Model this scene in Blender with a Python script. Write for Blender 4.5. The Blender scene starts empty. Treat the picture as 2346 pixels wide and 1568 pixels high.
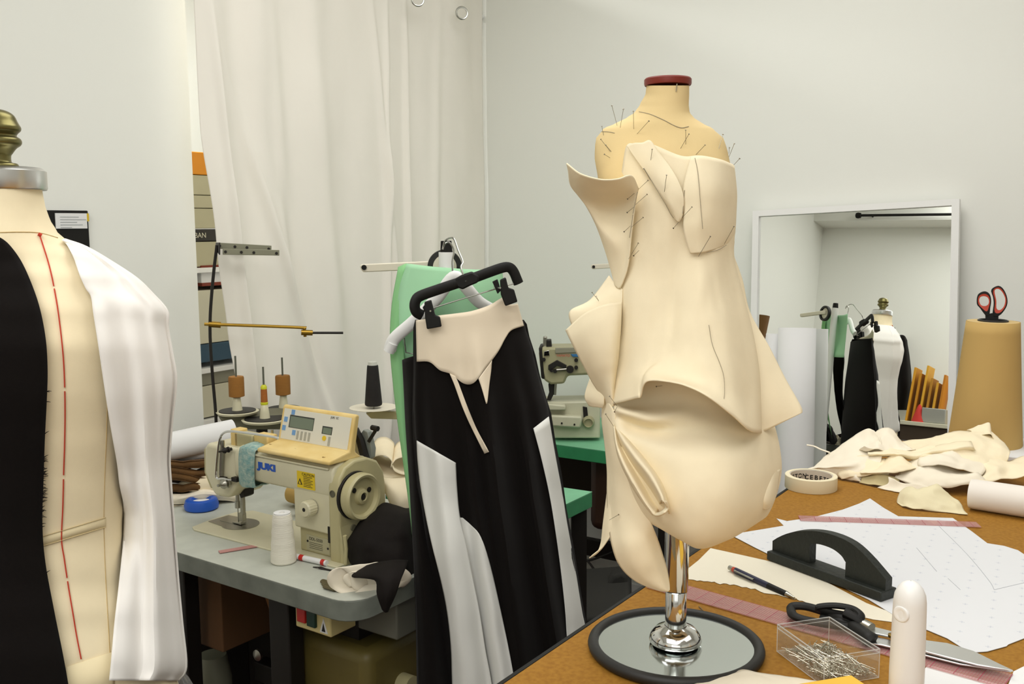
import bpy, bmesh, math, random
from mathutils import Vector, Matrix, noise
from math import sin, cos, pi, radians, sqrt, atan2
S = bpy.context.scene
COL = S.collection
random.seed(7)

# ---------------------------------------------------------------- camera, light, exposure
FPX, CX, CY = 2200.0, 1173.0, 784.0
PITCH, ROLL, EYE = radians(6.84), radians(.35), 1.435
Fw = Vector((0, cos(PITCH), -sin(PITCH)))
U0 = Vector((0, sin(PITCH), cos(PITCH))); R0 = Vector((1, 0, 0))
Rt = R0*cos(ROLL) - U0*sin(ROLL); Up = U0*cos(ROLL) + R0*sin(ROLL)
EYEP = Vector((0, 0, EYE))
cam = bpy.data.cameras.new('camera'); co = bpy.data.objects.new('camera', cam); COL.objects.link(co)
cam.sensor_width = 36; cam.lens = FPX/2346*36; cam.clip_start = .05
co.matrix_world = Matrix(((Rt.x, Up.x, -Fw.x, 0), (Rt.y, Up.y, -Fw.y, 0), (Rt.z, Up.z, -Fw.z, EYE), (0, 0, 0, 1)))
S.camera = co
S.view_settings.view_transform = 'Standard'; S.view_settings.look = 'None'
S.view_settings.gamma = 1; S.view_settings.use_curve_mapping = False
S.view_settings.exposure = 0.0
S.cycles.transparent_max_bounces = 32
w = bpy.data.worlds.new('world'); S.world = w; w.use_nodes = True
w.node_tree.nodes['Background'].inputs[0].default_value = (.9, .95, 1, 1)
w.node_tree.nodes['Background'].inputs[1].default_value = .3

WA = radians(33)                       # the room's axes: AX towards the mirror wall, BX towards the curtain wall
AX = Vector((sin(WA), cos(WA), 0)); BX = Vector((-cos(WA), sin(WA), 0)); ZX = Vector((0, 0, 1))
def AB(a, b, z=0): return AX*a + BX*b + ZX*z
CEIL = 2.8
def area_light(name, a, b, sx, sy, power, color=(1, .99, .97), z=CEIL-.03):
    l = bpy.data.lights.new(name, 'AREA'); l.shape = 'RECTANGLE'; l.size = sx; l.size_y = sy
    l.energy = power; l.color = color
    o = bpy.data.objects.new(name, l); COL.objects.link(o)
    o.location = AB(a, b, z); o.rotation_euler = (0, 0, pi/2-WA)
LP = .93
area_light('ceiling_panel_light', 1.76, .82, 1.5, 1.2, 25*LP)
area_light('ceiling_panel_light', 1.55, -1.1, 1.5, 1.2, 8*LP)
area_light('ceiling_panel_light', -.65, .65, 1.5, 1.2, 29*LP)
area_light('ceiling_panel_light', -.95, -.45, 1.6, 1.2, 22*LP)
area_light('ceiling_panel_light', .35, -.55, .8, .8, 3*LP)  # small extra panel added to boost contrast on the draped form
area_light('back_store_light', 2.0, 3.0, .8, .3, 30*LP)
# frontal fill from an added, unseen window on the rear wall, behind the camera
wl = bpy.data.lights.new('rear_fill_light', 'AREA'); wl.shape = 'RECTANGLE'; wl.size = 2.3; wl.size_y = 1.35; wl.energy = 10*LP; wl.color = (.97, .99, 1)
wo = bpy.data.objects.new('rear_fill_light', wl); COL.objects.link(wo)
WLP = AB(-1.71, -1.05, 1.72)
wo.matrix_world = Matrix(((BX.x, 0, -AX.x, WLP.x), (BX.y, 0, -AX.y, WLP.y), (0, 1, 0, WLP.z), (0, 0, 0, 1)))

# ---------------------------------------------------------------- helpers
def W(px, py, d): return EYEP + (Fw + Rt*((px-CX)/FPX) - Up*((py-CY)/FPX))*d
def ray(px, py): return Fw + Rt*((px-CX)/FPX) - Up*((py-CY)/FPX)
def Zp(px, py, z):
    r = ray(px, py); return EYEP + r*((z-EYE)/r.z)
def Pl(px, py, P0, n):
    r = ray(px, py); return EYEP + r*((P0-EYEP).dot(n)/r.dot(n))
class Stand:
    """an upright plane through a point, square to the line of sight; dy steps away from the camera"""
    def __init__(s, P0, n=None):
        s.P = P0.copy()
        s.n = n if n else Vector((P0.x, P0.y, 0)).normalized()
        s.r = Vector((s.n.y, -s.n.x, 0))
    def __call__(s, px, py, dy=0): return Pl(px, py, s.P + s.n*dy, s.n)

def lin(c):
    if isinstance(c, str):
        c = [int(c[i:i+2], 16)/255 for i in (0, 2, 4)]
        c = [x/12.92 if x <= .04045 else ((x+.055)/1.055)**2.4 for x in c]
    return (*c[:3], 1)
MATS = {}
def mat(name, c, rough=.6, metal=0, bump=0, bscale=200, var=0, vscale=8, spec=.5, sheen=0, c2=None, stretch=None, coat=0):
    if name in MATS: return MATS[name]
    m = bpy.data.materials.new(name); m.use_nodes = True; MATS[name] = m
    nt = m.node_tree; b = nt.nodes['Principled BSDF']
    b.inputs['Base Color'].default_value = lin(c); b.inputs['Roughness'].default_value = rough
    b.inputs['Metallic'].default_value = metal; b.inputs['Specular IOR Level'].default_value = spec
    b.inputs['Sheen Weight'].default_value = sheen; b.inputs['Coat Weight'].default_value = coat
    tc = nt.nodes.new('ShaderNodeTexCoord'); src = tc.outputs['Object']
    if stretch:
        mp = nt.nodes.new('ShaderNodeMapping'); mp.inputs['Scale'].default_value = stretch
        nt.links.new(src, mp.inputs[0]); src = mp.outputs[0]
    if var:
        n = nt.nodes.new('ShaderNodeTexNoise'); n.inputs['Scale'].default_value = vscale; n.inputs['Detail'].default_value = 6
        nt.links.new(src, n.inputs['Vector'])
        r = nt.nodes.new('ShaderNodeValToRGB'); r.color_ramp.elements[0].position = .3; r.color_ramp.elements[1].position = .7
        a = lin(c); d = lin(c2) if c2 else (*[x*(1-var) for x in a[:3]], 1)
        r.color_ramp.elements[0].color = d; r.color_ramp.elements[1].color = a
        nt.links.new(n.outputs['Fac'], r.inputs[0]); nt.links.new(r.outputs[0], b.inputs['Base Color'])
    if bump:
        n = nt.nodes.new('ShaderNodeTexNoise'); n.inputs['Scale'].default_value = bscale; n.inputs['Detail'].default_value = 4
        nt.links.new(src, n.inputs['Vector'])
        bp = nt.nodes.new('ShaderNodeBump'); bp.inputs['Strength'].default_value = bump; bp.inputs['Distance'].default_value = .002
        nt.links.new(n.outputs['Fac'], bp.inputs['Height']); nt.links.new(bp.outputs[0], b.inputs['Normal'])
    return m
def clear_mat(name, tint=(1, 1, 1), gloss=.12, rough=.03, op=0.0, opc=(.8, .4, .4)):
    """clear sheet plastic: mostly see-through, a fresnel gloss, optional milky/tinted share"""
    if name in MATS: return MATS[name]
    m = bpy.data.materials.new(name); m.use_nodes = True; MATS[name] = m; nt = m.node_tree
    for n in list(nt.nodes): nt.nodes.remove(n)
    out = nt.nodes.new('ShaderNodeOutputMaterial'); t = nt.nodes.new('ShaderNodeBsdfTransparent'); g = nt.nodes.new('ShaderNodeBsdfGlossy')
    t.inputs[0].default_value = (*tint, 1); g.inputs['Roughness'].default_value = rough
    lw = nt.nodes.new('ShaderNodeLayerWeight'); lw.inputs[0].default_value = .5
    pw_ = nt.nodes.new('ShaderNodeMath'); pw_.operation = 'POWER'; pw_.inputs[1].default_value = 4; nt.links.new(lw.outputs['Facing'], pw_.inputs[0])
    fr = nt.nodes.new('ShaderNodeMath'); fr.operation = 'MULTIPLY_ADD'; fr.inputs[1].default_value = .55; fr.inputs[2].default_value = gloss*.25; nt.links.new(pw_.outputs[0], fr.inputs[0])
    mx = nt.nodes.new('ShaderNodeMixShader'); nt.links.new(fr.outputs[0], mx.inputs[0])
    nt.links.new(t.outputs[0], mx.inputs[1]); nt.links.new(g.outputs[0], mx.inputs[2])
    last = mx
    if op:
        d = nt.nodes.new('ShaderNodeBsdfDiffuse'); d.inputs[0].default_value = (*opc, 1)
        m2 = nt.nodes.new('ShaderNodeMixShader'); m2.inputs[0].default_value = op
        nt.links.new(mx.outputs[0], m2.inputs[1]); nt.links.new(d.outputs[0], m2.inputs[2]); last = m2
        m['op'] = op
    nt.links.new(last.outputs[0], out.inputs[0])
    return m

def cr(p0, p1, p2, p3, t):
    return .5*((2*p1) + (p2-p0)*t + (2*p0-5*p1+4*p2-p3)*t*t + (3*p1-p0-3*p2+p3)*t*t*t)
def spline(pts, k, closed=False):
    n = len(pts); out = []
    if closed:
        for i in range(n):
            for j in range(k): out.append(cr(pts[i-1], pts[i], pts[(i+1) % n], pts[(i+2) % n], j/k))
        return out
    for i in range(n-1):
        a = pts[i-1] if i else pts[0]*2-pts[1]; d = pts[i+2] if i+2 < n else pts[n-1]*2-pts[n-2]
        for j in range(k): out.append(cr(a, pts[i], pts[i+1], d, j/k))
    out.append(pts[-1].copy()); return out
def V3(*a): return Vector(a)

MW = {}
def tag(o, label=None, cat=None, group=None, kind=None):
    if label: o['label'] = label
    if cat: o['category'] = cat
    if group: o['group'] = group
    if kind: o['kind'] = kind
    return o
def thing(name, label, cat, M=None, group=None):
    o = bpy.data.objects.new(name, None); COL.objects.link(o); o.empty_display_size = .05
    M = M if isinstance(M, Matrix) else Matrix.Translation(M if M else (0, 0, 0))
    o.matrix_world = M; MW[o] = M.copy()
    return tag(o, label, cat, group)
def frame(o, x, y, z): return Matrix(((x.x, y.x, z.x, o.x), (x.y, y.y, z.y, o.y), (x.z, y.z, z.z, o.z), (0, 0, 0, 1)))

class MB:
    def __init__(s, T=None): s.v = []; s.f = []; s.T = T
    def add(s, vs, fs):
        k = len(s.v)
        s.v += [(s.T @ Vector(p)) if s.T else Vector(p) for p in vs]
        s.f += [tuple(i+k for i in f) for f in fs]; return s
    def box(s, x0, x1, y0, y1, z0, z1):
        return s.add([(x, y, z) for z in (z0, z1) for y in (y0, y1) for x in (x0, x1)],
                     [(0, 2, 3, 1), (4, 5, 7, 6), (0, 1, 5, 4), (2, 6, 7, 3), (0, 4, 6, 2), (1, 3, 7, 5)])
    def hexa(s, q0, q1):
        """two matching polygons joined into a solid"""
        n = len(q0)
        return s.add(list(q0)+list(q1), [tuple(range(n-1, -1, -1)), tuple(range(n, 2*n))] + [(i, (i+1) % n, n+(i+1) % n, n+i) for i in range(n)])
    def prism(s, poly, z0, z1): return s.hexa([(x, y, z0) for x, y in poly], [(x, y, z1) for x, y in poly])
    def xz(s, poly, y0, y1): return s.hexa([(x, y0, z) for x, z in poly], [(x, y1, z) for x, z in poly])
    def yz(s, poly, x0, x1): return s.hexa([(x0, y, z) for y, z in poly], [(x1, y, z) for y, z in poly])
    def face_poly(s, st, pts, d0, d1):
        q = [st(x, y, d0) for x, y in pts]; return s.hexa(q, [p + st.n*(d1-d0) for p in q])
    def table_poly(s, pts, z, h):
        q = [Zp(x, y, z) for x, y in pts]; return s.hexa(q, [p + Vector((0, 0, h)) for p in q])
    def grid(s, rows, cu=False, cv=False):
        m, n = len(rows), len(rows[0]); vs = [p for r in rows for p in r]; fs = []
        for i in range(m if cv else m-1):
            for j in range(n if cu else n-1):
                a, b = i % m, (i+1) % m; c, d = j % n, (j+1) % n
                fs.append((a*n+c, a*n+d, b*n+d, b*n+c))
        return s.add(vs, fs)
    def cyl(s, p0, p1, r0, r1=None, n=20, cap=True):
        p0, p1 = Vector(p0), Vector(p1); r1 = r0 if r1 is None else r1
        return s.tube([p0, p1], [r0, r1], n, cap)
    def tube(s, pts, r, n=8, cap=True, closed=False, flat=None):
        pts = [Vector(p) for p in pts]; m = len(pts)
        if not isinstance(r, (list, tuple)): r = [r]*m
        t0 = (pts[1]-pts[0]).normalized()
        x = t0.cross(Vector((0, 0, 1)) if abs(t0.z) < .9 else Vector((1, 0, 0))).normalized(); rows = []
        for i, p in enumerate(pts):
            if closed: t = (pts[(i+1) % m]-pts[i-1])
            else: t = pts[min(i+1, m-1)]-pts[max(i-1, 0)]
            if t.length < 1e-9: t = t0
            t.normalize(); x = (x - t*x.dot(t)); x.normalize(); y = t.cross(x)
            fl = flat or 1
            rows.append([p + (x*cos(2*pi*j/n)*fl + y*sin(2*pi*j/n))*r[i] for j in range(n)])
        k = len(s.v); s.grid(rows, cu=True, cv=closed)
        if cap and not closed:
            s.f.append(tuple(k+j for j in range(n-1, -1, -1))); s.f.append(tuple(k+(m-1)*n+j for j in range(n)))
        return s
    def lathe(s, prof, n=40, O=(0, 0, 0), ax=None, capb=True, capt=True, ell=1):
        O = Vector(O); az = Vector(ax).normalized() if ax else Vector((0, 0, 1))
        x = az.cross(Vector((0, 1, 0)) if abs(az.y) < .9 else Vector((1, 0, 0))).normalized(); y = az.cross(x)
        k = len(s.v)
        s.grid([[O + az*h + (x*cos(2*pi*j/n) + y*sin(2*pi*j/n)*ell)*max(r, 1e-5) for j in range(n)] for r, h in prof], cu=True)
        if capb: s.f.append(tuple(k+j for j in range(n-1, -1, -1)))
        if capt: s.f.append(tuple(k+(len(prof)-1)*n+j for j in range(n)))
        return s
    def loft(s, rows, ku=5, kv=5, closed=False, amp=0, nsc=12, nd=None, seed=0, zs=1, ridge=0):
        rr = [spline([Vector(p) for p in r], ku, closed) for r in rows]
        cols = [spline([r[j] for r in rr], kv) for j in range(len(rr[0]))]
        g = [[c[i] for c in cols] for i in range(len(cols[0]))]
        if amp:
            for r in g:
                for j, p in enumerate(r):
                    q = Vector((p.x*nsc, p.y*nsc, p.z*nsc*zs)) + Vector((seed*7.3, seed*3.1, 0))
                    d = noise.noise(q)*amp + noise.noise(q*2.7)*amp*.4
                    if ridge: d += ridge*(.25-abs(noise.noise(q*.9+Vector((3, 8, 1))))) + ridge*.5*(.25-abs(noise.noise(q*2.1)))
                    r[j] = p + (nd if nd else Vector((0, 0, 1)))*d
        return s.grid(g, cu=closed)
    def build(s, name, m, parent=None, solid=0, bevel=0, bseg=2, sub=0, smooth=True, ang=38, origin=None, off=0, label=None, recalc=True):
        if parent is not None:
            inv = MW[parent].inverted(); vs = [inv @ p for p in s.v]
        else:
            if origin is None:
                xs = [p.x for p in s.v]; ys = [p.y for p in s.v]; zs = [p.z for p in s.v]
                origin = Vector(((min(xs)+max(xs))/2, (min(ys)+max(ys))/2, min(zs)))
            vs = [p-origin for p in s.v]
        me = bpy.data.meshes.new(name); me.from_pydata([tuple(p) for p in vs], [], s.f); me.validate()
        if recalc:
            bm = bmesh.new(); bm.from_mesh(me); bmesh.ops.remove_doubles(bm, verts=bm.verts, dist=1e-6)
            bmesh.ops.recalc_face_normals(bm, faces=bm.faces); bm.to_mesh(me); bm.free()
        o = bpy.data.objects.new(name, me); COL.objects.link(o)
        if parent is not None: o.parent = parent; MW[o] = MW[parent]
        else: o.location = origin; MW[o] = Matrix.Translation(origin)
        for q in (m if isinstance(m, (list, tuple)) else [m]): me.materials.append(q)
        if smooth:
            me.polygons.foreach_set('use_smooth', [True]*len(me.polygons)); me.set_sharp_from_angle(angle=radians(ang))
        if bevel:
            b = o.modifiers.new('bevel', 'BEVEL'); b.width = bevel; b.segments = bseg; b.limit_method = 'ANGLE'; b.angle_limit = radians(40)
        if solid:
            b = o.modifiers.new('solid', 'SOLIDIFY'); b.thickness = solid; b.offset = off
        if sub:
            b = o.modifiers.new('sub', 'SUBSURF'); b.levels = sub; b.render_levels = sub
        if label: o['label'] = label
        return o
def clone(o, dM, label=None, group=None):
    """a copy of a thing, its parts and sub-parts, moved by dM"""
    c = o.copy(); COL.objects.link(c); c.matrix_world = dM @ MW[o]; MW[c] = dM @ MW[o]
    if label: c['label'] = label
    if group: c['group'] = group
    for p in [x for x in bpy.data.objects if x.parent == o]:
        q = p.copy(); COL.objects.link(q); q.parent = c
        for p2 in [x for x in bpy.data.objects if x.parent == p]:
            q2 = p2.copy(); COL.objects.link(q2); q2.parent = q
    return c
def lettering(body, size, M, m, parent, name='lettering', align='CENTER', ext=.0004, sx=1, bold=0):
    cu = bpy.data.curves.new(name, 'FONT'); cu.body = body; cu.size = size; cu.align_x = align; cu.align_y = 'CENTER'
    cu.extrude = ext; cu.offset = bold
    o = bpy.data.objects.new(name, cu); COL.objects.link(o)
    bpy.context.view_layer.update()
    me = bpy.data.meshes.new_from_object(o.evaluated_get(bpy.context.evaluated_depsgraph_get()))
    bpy.data.objects.remove(o); bpy.data.curves.remove(cu)
    mb = MB(M); mb.add([(v.co.x*sx, v.co.y, v.co.z) for v in me.vertices], [tuple(p.vertices) for p in me.polygons])
    bpy.data.meshes.remove(me)
    return mb.build(name, m, parent, smooth=False)
def struct(mb, name, m, **k): return tag(mb.build(name, m, **k), kind='structure')
def interp(tab, y):
    if y <= tab[0][0]: return tab[0][1:]
    for a, b in zip(tab, tab[1:]):
        if y <= b[0]:
            t = (y-a[0])/(b[0]-a[0]); t = t*t*(3-2*t)*.5 + t*.5
            return [p+(q-p)*t for p, q in zip(a[1:], b[1:])]
    return tab[-1][1:]

# ---------------------------------------------------------------- materials
M_WALL = mat('white_wall_paint', 'EDEEE7', .85, bump=.08, bscale=120, spec=.2)
M_FLOOR = mat('dark_red_floor', '4A2018', .6, var=.4, vscale=3)
M_CEIL = mat('ceiling_paint', 'F3F3EE', .9, spec=.2)
M_WHITE = mat('white_paint', 'EDEDEA', .45)
M_MUSLIN = mat('muslin', 'F5E7C7', .9, bump=.12, bscale=1800, var=.05, vscale=30, spec=.15)
M_MUSLIN2 = mat('pale_muslin', 'F2E8D3', .9, bump=.12, bscale=1800, var=.05, vscale=30, spec=.15)
M_FORM = mat('form_canvas', 'FBECC8', .85, bump=.12, bscale=1500, var=.07, vscale=18, spec=.2)
M_FORM2 = mat('half_form_canvas', 'E6CD98', .85, bump=.12, bscale=1500, var=.05, vscale=25, spec=.2)
M_CURT = mat('curtain_cotton', 'F9F5EB', .95, bump=.08, bscale=1500, spec=.1, var=.03, vscale=5)
M_WCLOTH = mat('white_cotton', 'F6F3EE', .9, bump=.08, bscale=1800, spec=.15)
M_BCLOTH = mat('black_crepe', '0E0A08', .85, bump=.08, bscale=1500, spec=.12, sheen=.05)
M_BCLOTH2 = mat('black_brown_wool', '15100D', .8, bump=.15, bscale=800, spec=.2)
M_CHROME = mat('chrome', 'D8D8D6', .08, 1)
M_STEEL = mat('brushed_steel', 'A9A79C', .32, 1, bump=.05, bscale=300)
M_PIN = mat('pin_steel', '8E8878', .3, 1)
M_BRASS = mat('brass', '9A7B34', .3, 1)
M_BLACK = mat('black_plastic', '100F0D', .55, spec=.3)
M_RUBBER = mat('black_rubber', '1B1A17', .55)
M_DARK = mat('dark_metal', '1F1B17', .55, .3)
M_MACH = mat('machine_enamel', 'D9D3B4', .38, var=.08, vscale=14, bump=.04, bscale=80, coat=.15)
M_MACH2 = mat('machine_enamel_olive', 'BDB488', .42, var=.1, vscale=14)
M_YELL = mat('aged_yellow_plastic', 'E9CF8E', .5, var=.18, vscale=16, c2='D9B768')
M_TABLE = mat('grey_laminate', 'C3C6BA', .5, var=.12, vscale=25)
M_TEDGE = mat('grey_edge', '848A80', .6, var=.3, vscale=22)
M_BROWN = mat('hardboard', 'A27429', .75, var=.16, vscale=160, c2='8E611D', spec=.25)
M_PAPER = mat('white_paper', 'E6E6E5', .8, spec=.2)
M_KRAFT = mat('kraft_paper', 'C3A264', .8, var=.1, vscale=7, stretch=(1, 1, .15), spec=.2)
M_INK = mat('black_ink', '1A1A1A', .7)
M_GREEN = mat('mint_card', 'A5D6AC', .7, spec=.2, var=.05, vscale=10)
M_GREENT = mat('green_laminate', '7FC49A', .5, var=.1, vscale=20)
M_GREENE = mat('green_edge', '2E8A57', .55, var=.15, vscale=20)
M_RED = mat('red_plastic', 'C2261F', .4)
M_BLUE = mat('blue_plastic', '1D55B8', .4)

# ---------------------------------------------------------------- room shell
WALLA, WALLB, REARA, SIDEB = 3.2, 2.26, -1.75, -2.6
T = frame(Vector((0, 0, 0)), AX, BX, ZX)
struct(MB(T).box(REARA-.1, WALLA+.1, SIDEB-.1, WALLB+1.6, -.1, 0), 'floor', M_FLOOR, smooth=False)
struct(MB(T).box(REARA-.1, WALLA+.1, SIDEB-.1, WALLB+1.6, CEIL, CEIL+.1), 'ceiling', M_CEIL, smooth=False)
struct(MB(T).box(WALLA, WALLA+.1, SIDEB-.1, WALLB+1.6, 0, CEIL), 'wall_right', M_WALL, smooth=False)
struct(MB(T).box(REARA-.1, REARA, SIDEB-.1, WALLB+1.6, 0, CEIL), 'wall_rear', M_WALL, smooth=False)
struct(MB(T).box(REARA, WALLA, SIDEB-.1, SIDEB, 0, CEIL), 'wall_side', M_WALL, smooth=False)
wb = Pl(446, 500, BX*WALLB, BX); WEND = wb.dot(AX)          # where the curtain wall stops at the opening
struct(MB(T).box(REARA, WEND, WALLB, WALLB+.09, 0, CEIL), 'wall_left', M_WALL, smooth=False)
struct(MB(T).box(WEND, WALLA, WALLB, WALLB+.09, 2.55, CEIL), 'trim_1', M_WALL, smooth=False)
struct(MB(T).box(WALLA-.10, WALLA, WALLB, WALLB+.09, 0, 2.55), 'trim_light_stop', M_WALL, smooth=False)  # jamb added to block store light leaking past the curtain edge
struct(MB(T).box(REARA, WALLA, WALLB+1.5, WALLB+1.6, 0, CEIL), 'wall_back', M_WALL, smooth=False)
struct(MB(T).box(REARA, REARA+.28, SIDEB, WALLB, 2.52, CEIL), 'trim_2', M_WALL, smooth=False)   # boxed beam along the rear wall
wf = MB(T); b0, b1, z0, z1 = -2.25, .15, 1.0, 2.42
for q in ((b0-.06, b1+.06, z0-.06, z0), (b0-.06, b1+.06, z1, z1+.04), (b0-.06, b0, z0, z1), (b1, b1+.06, z0, z1), (-1.08, -1.02, z0, z1)): wf.box(REARA, REARA+.035, *q)
win = struct(wf, 'fill_window', M_WHITE, bevel=.003)  # frame added around the rear fill light, out of view
struct(MB(T).box(WALLA-.015, WALLA, SIDEB, WALLB, 0, .09), 'baseboard_right', M_WHITE, bevel=.004)

# ---------------------------------------------------------------- curtain, rod, opening
WP = Stand(BX*(WALLB-.07), BX)
led = [(py, px) for py, px in [(-260, 428), (0, 441), (300, 456), (560, 492), (760, 520), (930, 548), (1150, 575), (1500, 600)]]
ledz = sorted([(WP(px, py).z, WP(px, py).dot(AX)) for py, px in led])
def crease(p, q): a, b = WP(*p), WP(*q); return (a.dot(AX), a.z, b.dot(AX), b.z)
CRS = [(crease((520, 180), (748, 935)), .020, .016), (crease((475, 60), (560, 800)), .026, .012), (crease((845, 0), (905, 700)), .018, .013),
       (crease((880, 30), (880, 900)), .020, .010), (crease((925, 20), (935, 800)), .024, .011), (crease((618, 300), (720, 800)), -.016, .022),
       (crease((700, 0), (760, 600)), .010, .03), (crease((620, 0), (650, 500)), .012, .025), (crease((1000, 30), (985, 900)), .014, .02)]
rows = []
NZ, NA = 100, 420
for i in range(NZ+1):
    z = 2.44*(1-i/NZ) + .03*(i/NZ); al = interp(ledz, z)[0]; row = []
    for j in range(NA+1):
        s = j/NA; a = al + (WALLA-.015-al)*s
        d = .013*sin(2*pi*(5.2*s+.6*sin(4*s)))*(.4+.6*abs(2*s-1)) + .010*noise.noise(Vector((s*9, z*1.2, 3))) + .006*noise.noise(Vector((s*16+z, z*3, 9)))
        if z < 1.1: d += .012*(1.1-z)*noise.noise(Vector((s*14+z*2, z*4.5, 5)))*2
        for (a0, z0, a1, z1), am, wd in CRS:
            t = (z-z0)/(z1-z0)
            fe_ = max(0, min(1, (t+.25)/.4))*max(0, min(1, (1.5-t)/.4)); fe_ = fe_*fe_*(3-2*fe_)
            if fe_ > 0:
                u = a - (a0+(a1-a0)*t); d += am*math.exp(-(u/(wd*1.15))**2)*fe_*min(1, .45+max(0, t))
        row.append(AX*a + BX*(WALLB-.075-d) + ZX*z)
    rows.append(row)
cur = MB().grid(rows).build('curtain', M_CURT, solid=.0012)
tag(cur, 'floor length cream cotton curtain hanging on eyelets across the opening', 'curtain')
mb = MB(); p0 = WP(1122, 44, .02); p1 = WP(957, 2, .02)
dr = (p1-p0).normalized()
mb.cyl(p0, p0+dr*1.9, .011); rod = thing('curtain_rod', 'white metal curtain rod running into the corner by the mirror wall', 'curtain rod', p0)
mb.build('rod', M_WHITE, rod)
MB().lathe([(.026, 0), (.026, .012), (.014, .016), (.014, .05)], O=p0+AX*.02, ax=-AX).build('bracket', M_WHITE, rod)
for px, py, r in ((957, -1, .021), (1058, 30, .021)):
    c = WP(px, py, -.075); n = (-BX*.75 - AX*.6).normalized(); x = Vector((n.y, -n.x, 0)); pts = [c + (x*cos(t*pi/12)+ZX*sin(t*pi/12))*r for t in range(24)]
    MB().tube(pts, .0038, closed=True).build('eyelet', mat('nickel', 'C9C9C4', .25, 1), cur)

# ---------------------------------------------------------------- store behind the opening
SP = Stand(BX*(WALLB+.55), BX)
def store(name, y0, y1, m, label, cat, x0=405, x1=600, dep=.3, group=None, parts=()):
    q = [SP(x0, y1), SP(x1, y1), SP(x1, y0), SP(x0, y0)]
    a0 = q[0].dot(AX); a1 = q[1].dot(AX); z0 = SP(470, y1).z; z1 = SP(470, y0).z
    t = thing(name, label, cat, AX*((a0+a1)/2)+BX*(WALLB+.55)+ZX*z0, group)
    MB(T).box(a0, a1, WALLB+.55, WALLB+.55+dep, z0, z1-.002).build('body', m, t, bevel=.003)
    return t, a0, a1, z0, z1
M_CARD = mat('grey_board', 'B9B394', .8, var=.06); M_CARD2 = mat('pale_board', 'CFCBB4', .8)
sh = thing('storage_rack', 'pale metal storage rack seen through the gap beside the curtain', 'rack', SP(470, 960))
a0 = SP(405, 700).dot(AX); a1 = SP(640, 700).dot(AX)
zs = [SP(470, y).z for y in (842, 612, 960)]
for z in zs + [.15]: MB(T).box(a0-.03, a1+.03, WALLB+.53, WALLB+.93, z-.02, z-.002).build('shelf', M_WHITE, sh, bevel=.002)
for aa in (a0-.03, a1): MB(T).box(aa, aa+.03, WALLB+.53, WALLB+.93, 0, SP(470, 400).z).build('upright', M_WHITE, sh)
store('orange_box', 348, 401, mat('orange_card', 'D98A12', .6), 'orange box on top of the stack behind the curtain gap', 'box')
for y0, y1, lb in ((401, 447, 'grey board carton directly under the orange box'), (447, 477, 'shallow grey board carton second under the orange box'), (477, 524, 'grey board carton resting on the black lettered box')):
    store('carton', y0, y1, M_CARD, lb, 'carton', group='grey cartons in the storage rack')
t, a0, a1, z0, z1 = store('black_box', 524, 553, mat('dark_card', '2A2620', .6), 'black box lettered BAN in the gap beside the curtain', 'box')
pc = SP(459, 540, -.003); lettering('BAN', .026, frame(pc, -AX if False else AX, ZX, -BX), M_CARD2, t)
store('carton', 553, 611, M_CARD, 'grey board carton under the black lettered box', 'carton', group='grey cartons in the storage rack')
t, a0, a1, z0, z1 = store('white_box', 616, 652, M_PAPER, 'white box with red brown lid and base behind the curtain edge', 'box', x0=462)
M_RB = mat('red_brown', '7A2E16', .6)
MB(T).box(a0-.002, a1+.002, WALLB+.545, WALLB+.86, z1-.002, z1+.012).build('lid', M_RB, t); MB(T).box(a0-.001, a1+.001, WALLB+.546, WALLB+.855, z0-.006, z0+.006).build('base', M_RB, t)
store('carton', 664, 788, M_CARD2, 'tall pale carton standing on the dark blue box', 'carton', group='pale cartons in the storage rack')
store('blue_box', 788, 831, mat('petrol_blue', '2C4A5E', .5), 'dark blue box on the lower rack shelf', 'box')
store('bin', 848, 884, mat('grey_bin', '8C8A78', .5), 'grey bin on the shelf under the dark blue box', 'bin')
store('carton', 884, 958, M_CARD2, 'pale carton at the bottom of the curtain gap', 'carton', group='pale cartons in the storage rack')

# ---------------------------------------------------------------- board on the left wall
LP_ = Stand(BX*WALLB, BX)
q = [LP_(112, 482).dot(AX), LP_(194, 483).dot(AX)]; zz = [LP_(150, 700).z, LP_(150, 482.5).z]
t = thing('notice_board', 'black framed notice board with a white sheet on the left wall', 'board', AX*q[0]+BX*WALLB+ZX*zz[0])
MB(T).box(q[0]-.06, q[1], WALLB-.014, WALLB-.001, *zz).build('board', M_BLACK, t, bevel=.002)
q2 = [LP_(118, 500).dot(AX), LP_(190, 500).dot(AX)]; z2 = [LP_(155, 524).z, LP_(155, 489).z]
MB(T).box(*q2, WALLB-.017, WALLB-.0145, *z2).build('sheet', M_PAPER, t, smooth=False)
mb = MB(T)
for k in range(5): mb.box(q2[0]+.012, q2[0]+.012+(.05, .07, .045, .06, .03)[k], WALLB-.0178, WALLB-.0172, z2[1]-.01-.0065*k, z2[1]-.0085-.0065*k)
mb.build('print', mat('grey_ink', 'A9AEB0', .8), t, smooth=False)
MB(T).box(q2[1], q2[1]+.006, WALLB-.017, WALLB-.0145, z2[1]-.02, z2[1]).build('yellow_tab', mat('yellow_tab', 'D6B62C', .6), t, smooth=False)

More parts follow.
